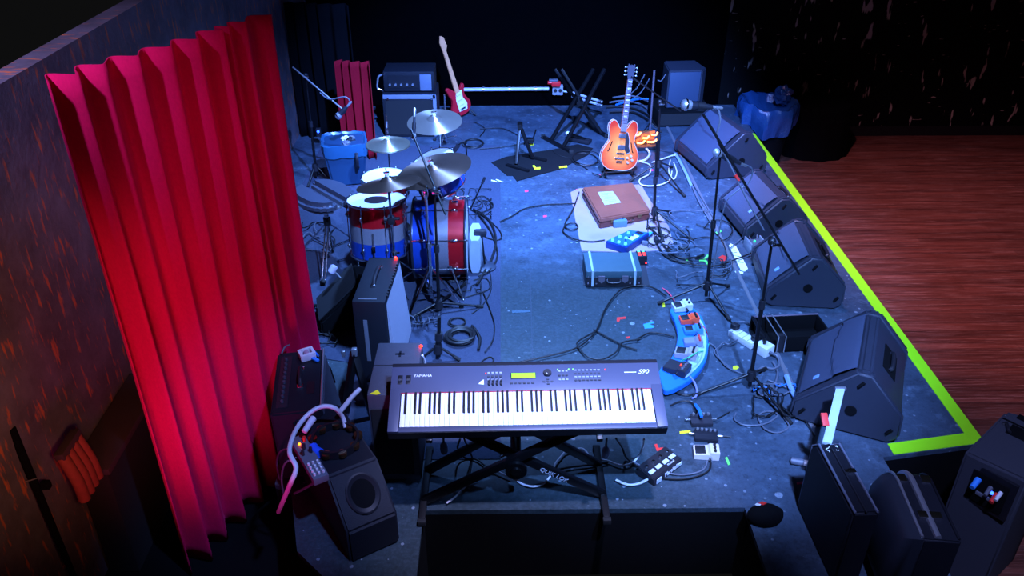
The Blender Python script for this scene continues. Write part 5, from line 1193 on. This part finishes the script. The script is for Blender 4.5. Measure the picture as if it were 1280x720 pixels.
# power strip
a_ = G(914, 413, .03); c_ = G(962, 441, .03); v = c_ - a_; pw = thing('power_strip', 'white power strip with plugs lying on the floor left of the open flight case', 'power strip', (a_ + c_) / 2 * 1 - Vector((0, 0, .03)), atan2(v.y, v.x))
ln_ = v.length; WP = mat('strip_case', '#ccd0d4', .4, 0, .06)
q = MB(); q.box((-ln_ * .18, 0, .025), (ln_ * .62, .075, .05), bev=.008); q.box((ln_ * .36, 0, .038), (ln_ * .30, .09, .072), bev=.008); q.build('case', WP, pw)
for k in range(4):
    q = MB(); q.box((-ln_ * .40 + k * ln_ * .135, 0, .0505), (ln_ * .008, .072, .002)); q.build('groove', GREY, pw)
for x, m in ((-ln_ * .44, BLKP), (ln_ * .1, BLKP)):
    q = MB(); q.box((x, .01, .07), (.05, .045, .04), bev=.008); q.build('plug', m, pw)
# plugs at the keyboard: hanging adapters
for (x, y, lab) in ((555, 561, 'grey plug hanging below the left part of the keyboard'), (757, 566, 'grey plug hanging below the right part of the keyboard')):
    p = AT(x, y, 3.36); o = thing('cable_plug', lab, 'plug', p)
    q = MB(); q.lathe([(0, -.03), (.016, -.028), (.020, -.01), (.020, .025), (.010, .045), (0, .045)], 16); q.build('shell', mat('plug_pale', '#8088a8', .45), o)
    q = MB(); q.cyl((0, 0, .04), (0, 0, .10), .006, seg=8); q.build('lead', CABG, o)
# small things bottom centre
p = G(1000, 578, .02); o = thing('cable_plug', 'grey and white plug lying on the floor left of the hard case', 'plug', (p.x, p.y, .022), -.3)
q = MB(); q.cyl((-.05, 0, 0), (.02, 0, 0), .020, seg=14, bev=.004); q.build('shell', GREY, o); q = MB(); q.cyl((.02, 0, 0), (.05, 0, 0), .017, seg=14); q.build('collar', WHT, o)
p = G(955, 636, .0); o = thing('black_bag', 'black bag with a red and white tag at the bottom edge, right of the keyboard', 'bag', (p.x - .02, 3.03, 0), .1)
t = bmesh.new(); bmesh.ops.create_icosphere(t, subdivisions=3, radius=.1); rg = random.Random(5)
for v_ in t.verts: v_.co = Vector((v_.co.x * .95, v_.co.y * .6, max(v_.co.z, -.06) * .6)) * (1 + rg.uniform(-.04, .04))
t.transform(T(0, 0, .036)); q = MB(); q.add(t); q.build('body', BLKV, o)
q = MB(); q.box((-.01, .035, .085), (.03, .03, .008), rot=(-.4, .1, .5), bev=.002); q.build('tag', REDP, o, 'red tag'); q = MB(); q.box((-.035, .03, .082), (.018, .03, .008), rot=(-.4, -.1, .5), bev=.002); q.build('tag_edge', WHT, o)
# white rolled item in front of the bass drum
p = G(590, 337, 0); o = thing('pillow', 'small white pillow against the red end of the bass drum', 'pillow', (p.x + .03, p.y + .07, .005))
t = bmesh.new(); bmesh.ops.create_cube(t, size=1); bmesh.ops.subdivide_edges(t, edges=t.edges[:], cuts=6, use_grid_fill=True)
for v_ in t.verts:
    x, y, z = v_.co * 2; k = (1 - .55 * (abs(y) ** 4 + abs(z) ** 4) / 2); v_.co = Vector((x * .055 * max(k, .3), y * .15, z * .14 + .15))
q = MB(); q.add(t); q.build('cushion', mat('pillow_white', '#86939e', .9, 0, .1, 20, bmp=.4), o)
# dark box of cabling in front of it
p = G(606, 335, 0); o = thing('drum_microphone', 'round dark kick drum microphone base lying beside the white pillow', 'microphone', (p.x, p.y, .006))
q = MB(); q.lathe([(0, 0), (.09, 0), (.09, .012), (.06, .025), (.02, .03), (0, .03)], 32); q.build('base', mat('dark_base', '#3a404c', .4, .4), o)
q = MB(); q.cyl((0, 0, .03), (-.02, 0, .28), .008, seg=8); q.build('post', BLKM, o)
q = MB(); q.box((-.03, 0, .30), (.10, .05, .06), bev=.02); q.build('body', BLKP, o)
a_ = G(588, 262, .0); c_ = AT(606, 222, G(588, 262).y); o = thing('boom_rod', 'short dark rod standing up among the cables right of the bass drum', 'rod', a_)
q = MB(); q.cyl((0, 0, .004), c_ - a_, .007, seg=8); q.build('rod', BLKM, o); q = MB(); q.cyl((c_ - a_) * .82, c_ - a_, .012, seg=10); q.build('grip', BLKP, o)
for (x, y, lab) in ((573, 181, 'small black clip microphone on the far rim of the rack tom'), (513, 168, 'thin post among the cymbals')):
    if x == 513: continue
    a_ = AT(x, y, 5.95); o = thing('microphone', lab, 'microphone', a_); q = MB(); q.cyl((0, 0, 0), (-.03, 0, -.05), .018, .014, 12); q.build('body', BLKP, o); q = MB(); q.tube([(0, 0, 0), (.05, 0, .02), (.06, .02, -.10)], .006); q.build('clip', BLKM, o)
# light rods
b = None
# ------------------------------------------------------------------ tape marks on the floor
def mark(pts, m, label, cat='tape'):
    ps = [G(x, y) for x, y in pts]; c = sum(ps, Vector()) / len(ps); q = MB(); q.prism([(p.x - c.x, p.y - c.y) for p in ps], 0, .0016)
    o = q.build('tape_mark', m); o.location = (c.x, c.y, .0053 if c.x < 0 else .0004); tag(o, label, cat); return o
def bar_mark(x0, y0, x1, y1, w, m, label, z=None):
    d = Vector((x1 - x0, y1 - y0)); n = Vector((-d.y, d.x)).normalized() * w / 2
    o = mark([(x0 + n.x, y0 + n.y), (x1 + n.x, y1 + n.y), (x1 - n.x, y1 - n.y), (x0 - n.x, y0 - n.y)], m, label)
    if z: o.location.z = z
    return o
mark([(665.5, 208), (668, 207.5), (670, 210.5), (675.5, 210), (675.5, 212.6), (668, 213)], YELP, 'yellow L-shaped tape on the rubber mat below the small folding stand').location.z = .0094
bar_mark(699, 210.3, 709, 209.3, 2.3, YELP, 'straight yellow tape at the near edge of the rubber mat', .0094)
bar_mark(661, 181, 667, 180.6, 2, YELP, 'short yellow tape behind the small folding stand')
for x, y, m, lab in ((658, 239, PNKP, 'pink tape dot on the open floor below the rubber mat'), (681, 270.5, PNKP, 'pink tape dot in the middle of the open floor'), (751, 219.5, PNKP, 'pink tape dot left of the orange guitar stand'), (722, 237.5, PNKP, 'pink tape dot at the left corner of the cardboard'), (785, 422, REDP, 'red tape dot left of the crescent board'), (887, 222.5, PNKP, 'pink tape dot between the two farthest stage monitors'), (977, 375, PNKP, 'pink tape dot at the near corner of the second stage monitor'), (814, 213, PNKP, 'pink tape dot behind the stand right of the orange guitar'), (918, 262, PNKP, 'pink tape dot at the foot of the third stage monitor')):
    bar_mark(x - 2, y + .3, x + 2.4, y - .4, 2.2, m, lab)
mark([(771, 397), (782, 396), (782, 398.5), (775, 399.5), (774, 402.5), (771, 402)], REDP, 'red L-shaped tape above the crescent board on the dark floor')
mark([(804, 405.5), (817, 402), (818, 404), (812, 405.5), (818, 408), (817, 410), (806, 411)], BLUP, 'blue forked tape left of the crescent board')
mark([(818, 556), (821, 555), (823, 560), (831, 559.5), (832, 562), (821, 564)], REDP, 'red L-shaped tape beside the four-button footswitch')
bar_mark(849.5, 541, 863, 539.4, 3.2, YELP, 'yellow tape left of the three small pedals')
bar_mark(907.5, 572, 911.5, 581, 3, GRNP, 'greenish tape right of the cream pedal')
bar_mark(996, 604.5, 1006, 603, 3, PNKP, 'pink tape left of the hard case')
mark([(916, 458), (921, 457), (924, 459.5), (921, 462), (916, 461.5)], YELP, 'yellow tape scrap left of the boom stand base')
bar_mark(829, 379, 830, 384, 3, YELP, 'yellow tape at the foot of the straight stand')
bar_mark(854, 329, 860, 325.5, 2.4, GRNP, 'short green tape left of the straight stand')
mark([(874, 325), (880, 323), (884, 318.5), (886.5, 319.5), (882, 324), (887, 331), (885, 332), (880, 326.5), (874, 327)], GRNP, 'green forked tape right beside the straight stand')
bar_mark(895, 292, 901, 288, 3.4, GRNP, 'green tape scrap behind the straight stand')
mark([(898, 322), (903, 319), (909, 321), (908, 326), (901, 326.5)], REDP, 'crumpled red tape beside the pale strip of tape')
vt = mark([(911, 307), (913.5, 304.5), (920, 308), (935, 336), (931, 339.5), (926, 338)], WHTP, 'pale strip of tape with faint handwriting beside the direct box')
c = Vector(vt.location); rg = random.Random(12); q = MB()
for k in range(5):
    f = .12 + k * .14; p = G(915 + f * 17, 309 + f * 27, .0022) - c; p.z = .0019
    e = [Vector((rg.uniform(-.035, .035), rg.uniform(-.018, .018), 0)) for _ in range(4)]; q.tube([p + v for v in e], .003, seg=4, smooth=2)
q.build('handwriting', mat('ink', '#4a6a70'), vt)
bar_mark(919, 339, 929, 341.5, 2.6, WHTP, 'short pale tape across the lower end of the marked strip')
bar_mark(614, 226, 621, 228, 1.4, WHTP, 'pale scrap of tape near the edge of the carpet'); bar_mark(620, 225, 627, 228, 1.2, WHTP, 'thin pale scrap of tape beside another scrap by the rubber mat')
bar_mark(640, 390, 663, 389, 3, mat('scuff_blue', '#38505e', .7), 'pale scuffed strip on the dark floor behind the keyboard')

# ------------------------------------------------------------------ cables
CZ = [0]
def cable(pts, label, r=.0055, m=None, seg=6, smooth=6, group=None, cat='cable', name='cable'):
    CZ[0] += 1; z0 = .0072 + r + (CZ[0] % 5) * .0022; w = []
    for p in pts:
        if len(p) == 4: w.append(AT(p[0], p[1], p[3]))
        elif len(p) == 3: w.append(G(p[0], p[1], p[2] + r))
        else: w.append(G(p[0], p[1], z0))
    c = w[0].copy(); q = MB(); q.tube([p - c for p in w], r, seg, smooth=smooth); o = q.build(name, m or CAB); o.location = c; tag(o, label, cat, group); return o
def coil(cx, cy, rx, n, label, r=.006, m=None, seed=1, ell=1.0, tail=None, jit=.14):
    c = G(cx, cy); rg = random.Random(seed); pts = []; R0 = (G(cx + rx, cy) - c).length
    steps = 14 * n; dx = dy = 0
    for i in range(steps):
        if i % 14 == 0: dx, dy, rs = rg.uniform(-jit, jit) * R0, rg.uniform(-jit, jit) * R0, rg.uniform(.78, 1.08)
        a = 2 * pi * i / 14; pts.append(Vector((cos(a) * R0 * rs + dx, sin(a) * R0 * rs * ell + dy, .007 + r + .0042 * (i / 14) )))
    if tail: 
        for x, y in tail: p = G(x, y) - c; p.z = .008 + r; pts.append(p)
    q = MB(); q.tube(pts, r, 6, smooth=3); o = q.build('cable', m or CAB); o.location = (c.x, c.y, 0); tag(o, label, 'cable'); return o
cable([(625, 277), (640, 270), (655, 261), (680, 256), (700, 255), (718, 254)], 'black cable arching across the open floor towards the cardboard')
cable([(724, 240), (716, 262), (706, 280), (712, 287), (722, 285), (719, 279), (708, 281), (704, 289), (716, 298), (738, 302), (756, 300)], 'black cable looping on the left of the cardboard sheet')
cable([(590, 459), (630, 456), (680, 446), (722, 434), (745, 413), (757, 385), (775, 363), (795, 357), (815, 359), (833, 370)], 'long black cable curving from the keyboard up to the foot of the straight stand')
cable([(745, 414), (725, 425), (722, 432), (735, 446), (752, 449), (770, 440), (778, 428), (800, 424)], 'black cable looping on the dark floor behind the keyboard')
cable([(742, 412), (760, 422), (780, 432), (796, 437)], 'short black cable crossing the looped cable behind the keyboard')
cable([(796, 424), (812, 416), (828, 417), (843, 421)], 'black cable running into the left side of the crescent board')
cable([(843, 376), (836, 366), (828, 360)], 'pink lead at the top of the crescent board', .004, CABP)
cable([(852, 451, .09), (862, 446, .13), (873, 440, .11), (882, 438, .02), (886, 430)], 'green lead among the pedals of the crescent board', .0045, CABGR)
cable([(862, 470, .06), (868, 478, .03), (871, 487), (870, 495), (865, 498)], 'pale violet lead leaving the bottom of the crescent board', .006, mat('lead_violet', '#8a86d0', .5))
cable([(876, 405, .10), (882, 412, .08), (884, 419, .03), (884, 426)], 'red lead beside the orange pedal', .004, mat('lead_red', '#d03a3a', .5))
cable([(838, 507), (850, 502), (862, 502), (870, 510), (875, 522, .05)], 'black lead with a blue plug end running to the highest small pedal', .0055)
cable([(869, 506, .03), (874, 513, .06), (877, 521, .06)], 'thick blue plug lead on the highest small pedal', .010, CABB)
cable([(893, 525), (903, 520), (912, 515)], 'short black lead right of the highest small pedal', .004)
cable([(897, 545), (905, 545), (914, 546)], 'short black lead right of the middle small pedal', .004)
cable([(884, 576), (880, 586), (866, 592), (845, 593), (824, 588), (804, 583), (790, 577)], 'dark lead from the cream pedal across the footswitch', .005, CABG)
cable([(889, 576), (886, 588), (870, 596), (850, 599), (830, 598)], 'black lead curving below the cream pedal', .005)
cable([(813, 597), (800, 604), (785, 606), (770, 600)], 'pale plugged lead at the near end of the footswitch', .007, CABW)
cable([(805, 549, .3), (803, 560, .15), (797, 572), (787, 580), (774, 581), (760, 576), (747, 574)], 'white cable falling from the right end of the keyboard', .0055, CABW)
cable([(745, 574), (738, 571), (730, 562), (722, 561), (708, 564), (701, 571), (694, 580), (690, 592), (680, 604), (668, 608), (655, 606), (645, 600), (632, 594), (615, 588), (600, 596), (588, 602), (578, 612), (568, 622), (558, 629)], 'white cable winding across the floor under the keyboard stand', .0055, CABW)
cable([(580, 548, .3), (585, 560, .15), (590, 572), (588, 585), (584, 598)], 'black cable dangling under the left part of the keyboard')
cable([(575, 549, .35), (572, 562, .1), (581, 572), (595, 574), (606, 582)], 'black cable looping under the keyboard behind the stand')
cable([(625, 568), (640, 562), (655, 566), (668, 574), (690, 586), (720, 583), (760, 578)], 'black cable crossing behind the keyboard stand')
cable([(770, 548, .3), (778, 560, .1), (783, 572), (800, 585), (812, 588)], 'black cable from the keyboard to the footswitch')
cable([(838, 480), (846, 490), (858, 494), (868, 492)], 'black cable at the right end of the keyboard below the crescent board')
# cables right
cable([(992, 522), (975, 509), (962, 500), (948, 492)], 'dark cable at the base of the tall boom stand', .005)
cable([(920, 516), (918, 524), (930, 531), (950, 531), (964, 526), (972, 518), (960, 514), (948, 520), (955, 535), (972, 541), (986, 533), (980, 522)], 'grey cable in two loose loops below the boom stand base', .005, CABG)
cable([(866, 420), (892, 432), (898, 445), (908, 458), (925, 466), (940, 470)], 'grey cable from the crescent board to the boom stand base', .0045, CABG)
cable([(928, 420), (912, 430), (905, 428), (898, 434), (893, 440), (900, 449), (912, 459)], 'grey cable loop left of the white power strip', .0045, CABG)
cable([(962, 440, .04), (972, 446), (974, 456), (966, 461), (955, 459), (948, 462)], 'grey power lead looping from the end of the white strip', .008, CABG)
cable([(966, 452), (972, 465), (968, 480), (958, 486), (948, 478)], 'grey lead hanging in a loop right of the boom stand', .007, CABG)
cable([(916, 405), (930, 402), (946, 410), (955, 420), (958, 428)], 'grey lead arching over the white power strip', .005, CABG)
cable([(908, 392), (914, 402), (920, 412), (926, 424), (938, 432)], 'dark lead along the white power strip', .004)
rg = random.Random(21)
def tangle(cx, cy, rx, ry, n, label_fmt, seed, r=.005, mats=(None,), pts=9, z=.0):
    rg = random.Random(seed)
    for k in range(n):
        P_ = []; a = rg.uniform(0, 6.28); x, y = cx + rg.uniform(-.5, .5) * rx, cy + rg.uniform(-.5, .5) * ry
        for j in range(pts):
            a += rg.uniform(-1.5, 1.5); x += cos(a) * rx * .38; y += sin(a) * ry * .38
            x = min(max(x, cx - rx), cx + rx); y = min(max(y, cy - ry), cy + ry)
            P_.append((x, y, .008 + rg.uniform(0, .03 + z)))
        cable(P_, label_fmt[0], r * rg.uniform(.7, 1.2), mats[k % len(mats)], group=label_fmt[1])
tangle(968, 500, 26, 20, 9, ('cable in the tangle between the boom stand base and the nearest stage monitor', 'tangled cables at the boom stand base'), 3, .005, (None, CABG, None, CABB))
cable([(960, 475), (972, 480), (983, 484)], 'dark plug lead in the gap left of the nearest stage monitor', .006, CABG)
cable([(983, 470), (988, 484), (996, 500), (1002, 514)], 'thick blue-grey cable along the deck joint beside the nearest stage monitor', .016, mat('cable_bluegrey', '#7a98c0', .5))
cable([(1000, 520), (1010, 530), (1018, 545)], 'thin cable running to the hard case', .004)
# middle cables
tangle(835, 300, 26, 16, 10, ('cable in the heap right of the blue effects unit', 'cable heap right of the blue effects unit'), 5, .005, (None, None, CABG))
tangle(850, 285, 40, 22, 7, ('thin cable meandering between the black stand and the straight stand', 'cables between the two upright stands'), 9, .004, (None, CABG))
tangle(880, 340, 34, 16, 7, ('dark cable loop in the pile behind the straight stand foot', 'cable pile at the straight stand'), 14, .004, (None, CABG))
cable([(832, 312), (845, 325), (862, 330), (880, 332), (900, 331), (925, 322), (940, 316)], 'black cable running right to the direct box', .0055)
cable([(820, 296), (834, 312), (850, 322), (868, 322), (880, 318)], 'thick black cable sweeping right from the blue effects unit', .009)
cable([(818, 300), (830, 318), (846, 326), (866, 327)], 'second thick black cable sweeping right from the blue effects unit', .008)
cable([(870, 280), (890, 288), (902, 300), (908, 318), (905, 335)], 'cable along the foot of the straight stand', .004)
cable([(862, 300), (884, 296), (905, 300), (915, 290), (912, 280), (900, 275), (888, 277), (880, 285)], 'black cable loop behind the straight stand', .0045)
cable([(938, 300, .05), (936, 288, .08), (942, 282, .06), (952, 286, .04), (958, 298, .02)], 'cable arching out of the back of the direct box', .005, CABG)
cable([(946, 300, .05), (948, 286, .10), (957, 283, .09), (964, 294, .05), (962, 310)], 'second cable arching out of the direct box', .005, CABG)
cable([(912, 311), (922, 302), (934, 292), (945, 286)], 'grey cable curving to the direct box from the left', .0045, CABG)
cable([(800, 181), (808, 186), (812, 193), (806, 200), (798, 202)], 'thick white cable behind the orange guitar', .012, CABW)
cable([(800, 202), (812, 206), (812, 217), (800, 224), (802, 231), (820, 232), (836, 226), (840, 214)], 'white cable loop right of the guitar stand', .006, CABW)
cable([(815, 203), (830, 198), (843, 194), (848, 198)], 'white cable reaching to the deck joint', .007, CABW)
cable([(844, 192), (850, 202), (858, 218), (864, 232)], 'thick blue-white cable along the deck joint, far end', .014, mat('cable_bluegrey', '#7a98c0'))
cable([(838, 200), (836, 214), (842, 224), (846, 215), (842, 203)], 'white cable coil beside the deck joint', .006, CABW)
cable([(858, 216), (866, 234), (872, 248), (884, 270), (892, 283)], 'grey cable taped along the deck joint', .008, CABG)
cable([(864, 225), (876, 245), (886, 262), (894, 276)], 'second grey cable along the deck joint', .006, CABG)
cable([(740, 216), (760, 222), (790, 222), (812, 218)], 'dark cable in front of the guitar stand', .005)
cable([(690, 188), (698, 194), (712, 198), (724, 205), (735, 212)], 'thin cable leading from the rubber mat to the guitar', .004)
cable([(600, 161), (625, 160), (640, 165), (652, 172)], 'thin black cable on the far bright floor', .004)
cable([(600, 186), (625, 184), (645, 181), (660, 178)], 'thin cable running into the small folding stand', .004)
coil(732, 200, 18, 3, 'thin dark cable coiled on the rubber mat', .004, None, 4, 1.3)
coil(592, 181, 13, 3, 'dark cable coiled on the bright floor behind the cymbals', .004, None, 6, 1.2)
cable([(592, 152), (606, 160), (600, 170)], 'dark wire near the red guitar stand', .004)
for k, pts in enumerate((((762, 128), (780, 126), (800, 130), (815, 140)), ((758, 134), (785, 134), (808, 143), (820, 158)), ((766, 122), (790, 120), (812, 128), (824, 142)), ((762, 140), (790, 140), (810, 150)), ((770, 131), (795, 124), (818, 124)))):
    cable(pts, 'cable in the bundle on the floor behind the orange guitar neck', .012, (CABG, CAB, CABG, CAB, CABB)[k], group='cable bundle behind the guitar neck')
for k, ((x0, y0), (x1, y1)) in enumerate((((787, 118), (806, 93)), ((793, 122), (812, 98)), ((822, 100), (832, 93)))):
    p, c = AT(x0, y0, 9.3 - k * .1), AT(x1, y1, 9.3 - k * .1); o = thing('cable', 'thin grey wire hanging in the dark behind the orange guitar headstock', 'cable', p, group='wires behind the guitar headstock'); q = MB(); q.tube([(0, 0, 0), (c - p) * .5 + Vector((0, 0, -.04)), c - p], .006); q.build('wire', CABG, o)
p = AT(818, 88, 8.72); c = AT(815, 132, 8.72); o = thing('stand_pole', 'thin pinkish upright pole in the dark between the guitar headstock and the blue-lit loudspeaker', 'pole', (c.x, c.y, 0)); q = MB(); q.cyl((0, 0, 0), Vector((p.x - c.x, 0, p.z)), .012, seg=10); q.build('tube', mat('pinkish_metal', '#8a7a88'), o)
q = MB(); q.cyl((-.10, -.10, .008), (0, 0, .10), .008, seg=8); q.cyl((.12, -.06, .008), (0, 0, .10), .008, seg=8); q.cyl((0, .13, .008), (0, 0, .10), .008, seg=8); q.build('feet', BLKM, o)
# drum area cables
coil(575, 425, 17, 6, 'thick black cable coiled on the grey carpet behind the keyboard', .010, None, 2, 1.0, ((590, 410), (600, 425), (598, 440)))
coil(572, 405, 12, 2, 'thin black cable loop above the thick coil on the carpet', .005, None, 3, 1.0)
cable([(604, 365), (612, 385), (618, 405), (616, 425), (606, 440)], 'thin cable hanging down the carpet right of the coil', .004)
cable([(540, 455), (560, 459), (575, 457), (600, 460), (602, 452), (612, 446), (617, 450), (610, 458), (600, 461)], 'black cable with a small loop near the back edge of the keyboard', .005)
cable([(588, 262), (604, 270), (622, 285), (627, 296), (620, 300), (606, 296)], 'black cable loop at the carpet edge right of the bass drum', .005)
cable([(592, 262), (612, 276), (620, 300), (614, 325), (604, 342), (596, 356)], 'bunched black cable curving around the white pillow', .010)
cable([(598, 268), (614, 290), (622, 318), (612, 338), (598, 345)], 'second black cable curving around the white pillow', .007)
cable([(590, 250), (602, 245), (612, 250), (616, 258), (602, 266)], 'black cable loop above the bass drum', .005)
cable([(596, 300), (610, 330), (614, 360), (604, 380), (590, 392)], 'thin black cable leading down the carpet from the pillow', .004)
cable([(580, 372), (600, 366), (612, 360), (608, 348), (592, 350)], 'thin black cable loop below the bass drum', .004)
tangle(592, 252, 22, 16, 9, ('cable in the tangle right of the bass drum', 'tangled cables right of the bass drum'), 31, .0045, (None,), 9, .05)
tangle(525, 385, 24, 20, 8, ('cable in the tangle left of the drum boom stand', 'tangled cables in front of the drum kit'), 41, .004, (None, CABG), 9, .04)
tangle(575, 365, 26, 14, 5, ('thin cable lying under the bass drum stand', 'cables under the bass drum'), 45, .004, (None,), 8)
tangle(398, 300, 20, 22, 6, ('cable lying on the carpet around the drum throne feet', 'cables around the drum throne'), 51, .005, (None, CABG), 8)
tangle(415, 405, 24, 24, 7, ('dark cable on the carpet between the red curtain and the speaker cabinet', 'cables beside the red curtain'), 61, .006, (None,), 8)
cable([(397, 375), (415, 384), (432, 396), (442, 402)], 'grey rod-like cable on the carpet beside the red curtain', .008, CABG)
# bottom-left cables
cable([(348, 640, .0), (362, 607, .42), (370, 585, .52), (362, 566, .55), (366, 546, .55), (376, 528, .54), (390, 514, .56), (404, 508, .56), (418, 510, .54), (428, 521, .46), (432, 534, .41)], 'thick white cable snaking over the black wedge speaker at the bottom left', .0115, CABW, 9)
p, c = G(392, 522, .525), G(380, 540, .505); o = thing('cable_connector', 'pale connector in the thick white cable above the tambourine', 'connector', p); q = MB(); q.cyl((0, 0, 0), c - p, .018, .014, seg=14, bev=.003); q.build('shell', CABW, o)
cable([(424, 516, .45), (432, 506, .42), (440, 496, .40), (449, 487, .38)], 'second thick pale cable rising behind the tambourine', .013, CABW, 9)
p = G(450, 484, .0); o = thing('chair', 'dark folded stand with pale metal clips between the combo amplifier and the keyboard amplifier', 'stand', (p.x + .0, p.y - .25, 0)); o.name = 'folded_stand'; o['category'] = 'stand'
q = MB(); bar(q, (-.05, .0, .01), (.03, .06, .40), .05, .03); q.build('frame', BLKM, o); q = MB(); bar(q, (.12, -.05, .01), (.03, .06, .40), .04, .03); q.build('leg', BLKM, o)
q = MB(); q.box((.035, .05, .41), (.03, .03, .05), bev=.005); q.build('clip', ALU, o); q = MB(); q.box((-.03, .05, .40), (.02, .025, .04), bev=.005); q.build('clip', ALU, o)
cable([(392, 438, .46), (398, 445, .46)], 'short blue lead on the combo amplifier', .006, CABB)
cable([(352, 442, .46), (356, 434, .47), (362, 431, .48)], 'thin dark lead behind the combo amplifier knobs', .005, CABG)
cable([(350, 600, .02), (346, 580, .1), (350, 565, .25), (362, 560, .36)], 'thin dark lead hanging left of the small mixer', .005, CABG)
cable([(356, 625, .0), (352, 600, .2), (356, 580, .35), (370, 572, .41)], 'thin grey lead curving into the small mixer', .005, CABG)
cable([(368, 617, .1), (382, 610, .2), (395, 602, .33)], 'straight pale lead below the small mixer', .007, CABG)
cable([(475, 450, .3), (470, 455, .28), (466, 462, .2)], 'short orange lead at the left side of the keyboard amplifier', .004, mat('lead_orange', '#d06a3a', .5))
cable([(528, 444, .55), (531, 452, .48), (533, 464, .40)], 'white lead plugged in by the red light of the keyboard amplifier', .007, CABW)
# microphone leads
cable([(895, 134, 0, b3.y + .09), (899, 140, 0, b3.y + .08), (900, 152, 0, b3.y + .05), (896, 168, 0, b3.y + .05), (899, 180, 0, b3.y + .05), (912, 205, 0, b3.y + .03), (934, 250, 0, b3.y), (955, 288, 0, b3.y)], 'lead hanging from the boom microphone beside the blue plastic bag', .005, CABG)
cable([(925, 204, 0, b2.y + .02), (940, 211, 0, b2.y + .05), (936, 228, 0, b2.y + .05), (920, 240, 0, b2.y + .03), (905, 260, 0, b2.y + .02), (893, 330, 0, b2.y + .02), (886, 372)], 'lead running down the straight stand from its microphone', .005, CABG)
cable([(434, 133, 0, b7.y - .25), (437, 126, 0, b7.y - .25), (430, 121, 0, b7.y - .25), (412, 124, 0, b7.y - .2), (400, 116, 0, b7.y - .15)], 'lead looping from the hanging microphone at the dark left back', .006, CABG)

# ------------------------------------------------------------------ lights
def spot(name, loc, aim, e, col, size, blend=.6, r=.08):
    l = bpy.data.lights.new(name, 'SPOT'); l.energy = e; l.color = col; l.spot_size = radians(size); l.spot_blend = blend; l.shadow_soft_size = r
    o = bpy.data.objects.new(name, l); COL.objects.link(o); o.location = loc; o.rotation_euler = (Vector(aim) - Vector(loc)).to_track_quat('-Z', 'Y').to_euler(); return o
BL = (.19, .38, 1.0)
spot('stage_light_blue', (1.3, .6, 5.0), (.85, 5.7, 0), 5600, BL, 44, .5)
spot('stage_light_top', (.2, 6.1, 5.2), (.05, 6.1, 0), 4600, (.16, .36, 1.0), 60, .7, .12)
spot('stage_light_far', (.6, 3.0, 5.6), (.3, 8.3, 0), 12500, (.12, .28, 1.0), 42, .6)
spot('stage_light_white', (.75, 2.2, 4.6), (.3, 3.25, .6), 1500, (.50, .52, 1.0), 30, .7)
spot('side_fill', (1.2, 1.0, 4.6), (2.4, 3.3, .2), 1100, (.32, .40, 1.0), 30, .8)  # added fill, lifts the dark loudspeaker and cases at the bottom right
spot('guitar_fill_amber', (2.0, 4.2, 4.6), (1.15, 7.0, .3), 650, (1.0, .40, .22), 20, .8)  # added fill, keeps the guitar orange under the blue lights
spot('curtain_light_magenta', (-1.32, 2.1, .25), (-1.46, 3.8, .85), 38, (1.0, .04, .48), 84, .9, .25)
spot('curtain_fill_high', (.7, 2.3, 4.7), (-1.5, 3.85, 1.35), 270, (1.0, .05, .40), 22, 1.0, .35)  # added weak fill for the dim upper part of the curtain
spot('curtain_light_red', (-1.1, .9, 1.2), (-1.8, 3.1, .35), 40, (1.0, .05, .03), 24, 1.0)
spot('low_left_fill', (.9, 1.0, 4.8), (-1.0, 3.30, .4), 1300, (.22, .34, 1.0), 19, .8)  # added blue fill over the combo amp and the wedge
spot('wall_light_violet', (-1.95, 1.7, 3.9), (-2.2, 3.9, 2.0), 700, (.46, .44, 1.0), 40, 1.0)
spot('wall_light_orange', (-1.0, 1.6, 1.6), (-2.2, 3.3, .9), 60, (1.0, .40, .22), 60, .9)
spot('house_light', (1.5, 5.8, 4.3), (4.2, 6.8, -.4), 1150, (1.0, .50, .78), 62, 1.0)
w = bpy.data.worlds.new('world'); SC.world = w; w.use_nodes = True
bgn = w.node_tree.nodes['Background']; bgn.inputs[0].default_value = (.0040, .0040, .0042, 1); bgn.inputs[1].default_value = 1.0
SC.view_settings.view_transform = 'Standard'; SC.view_settings.look = 'None'; SC.view_settings.gamma = 1; SC.view_settings.exposure = 0
SC.view_settings.use_curve_mapping = False
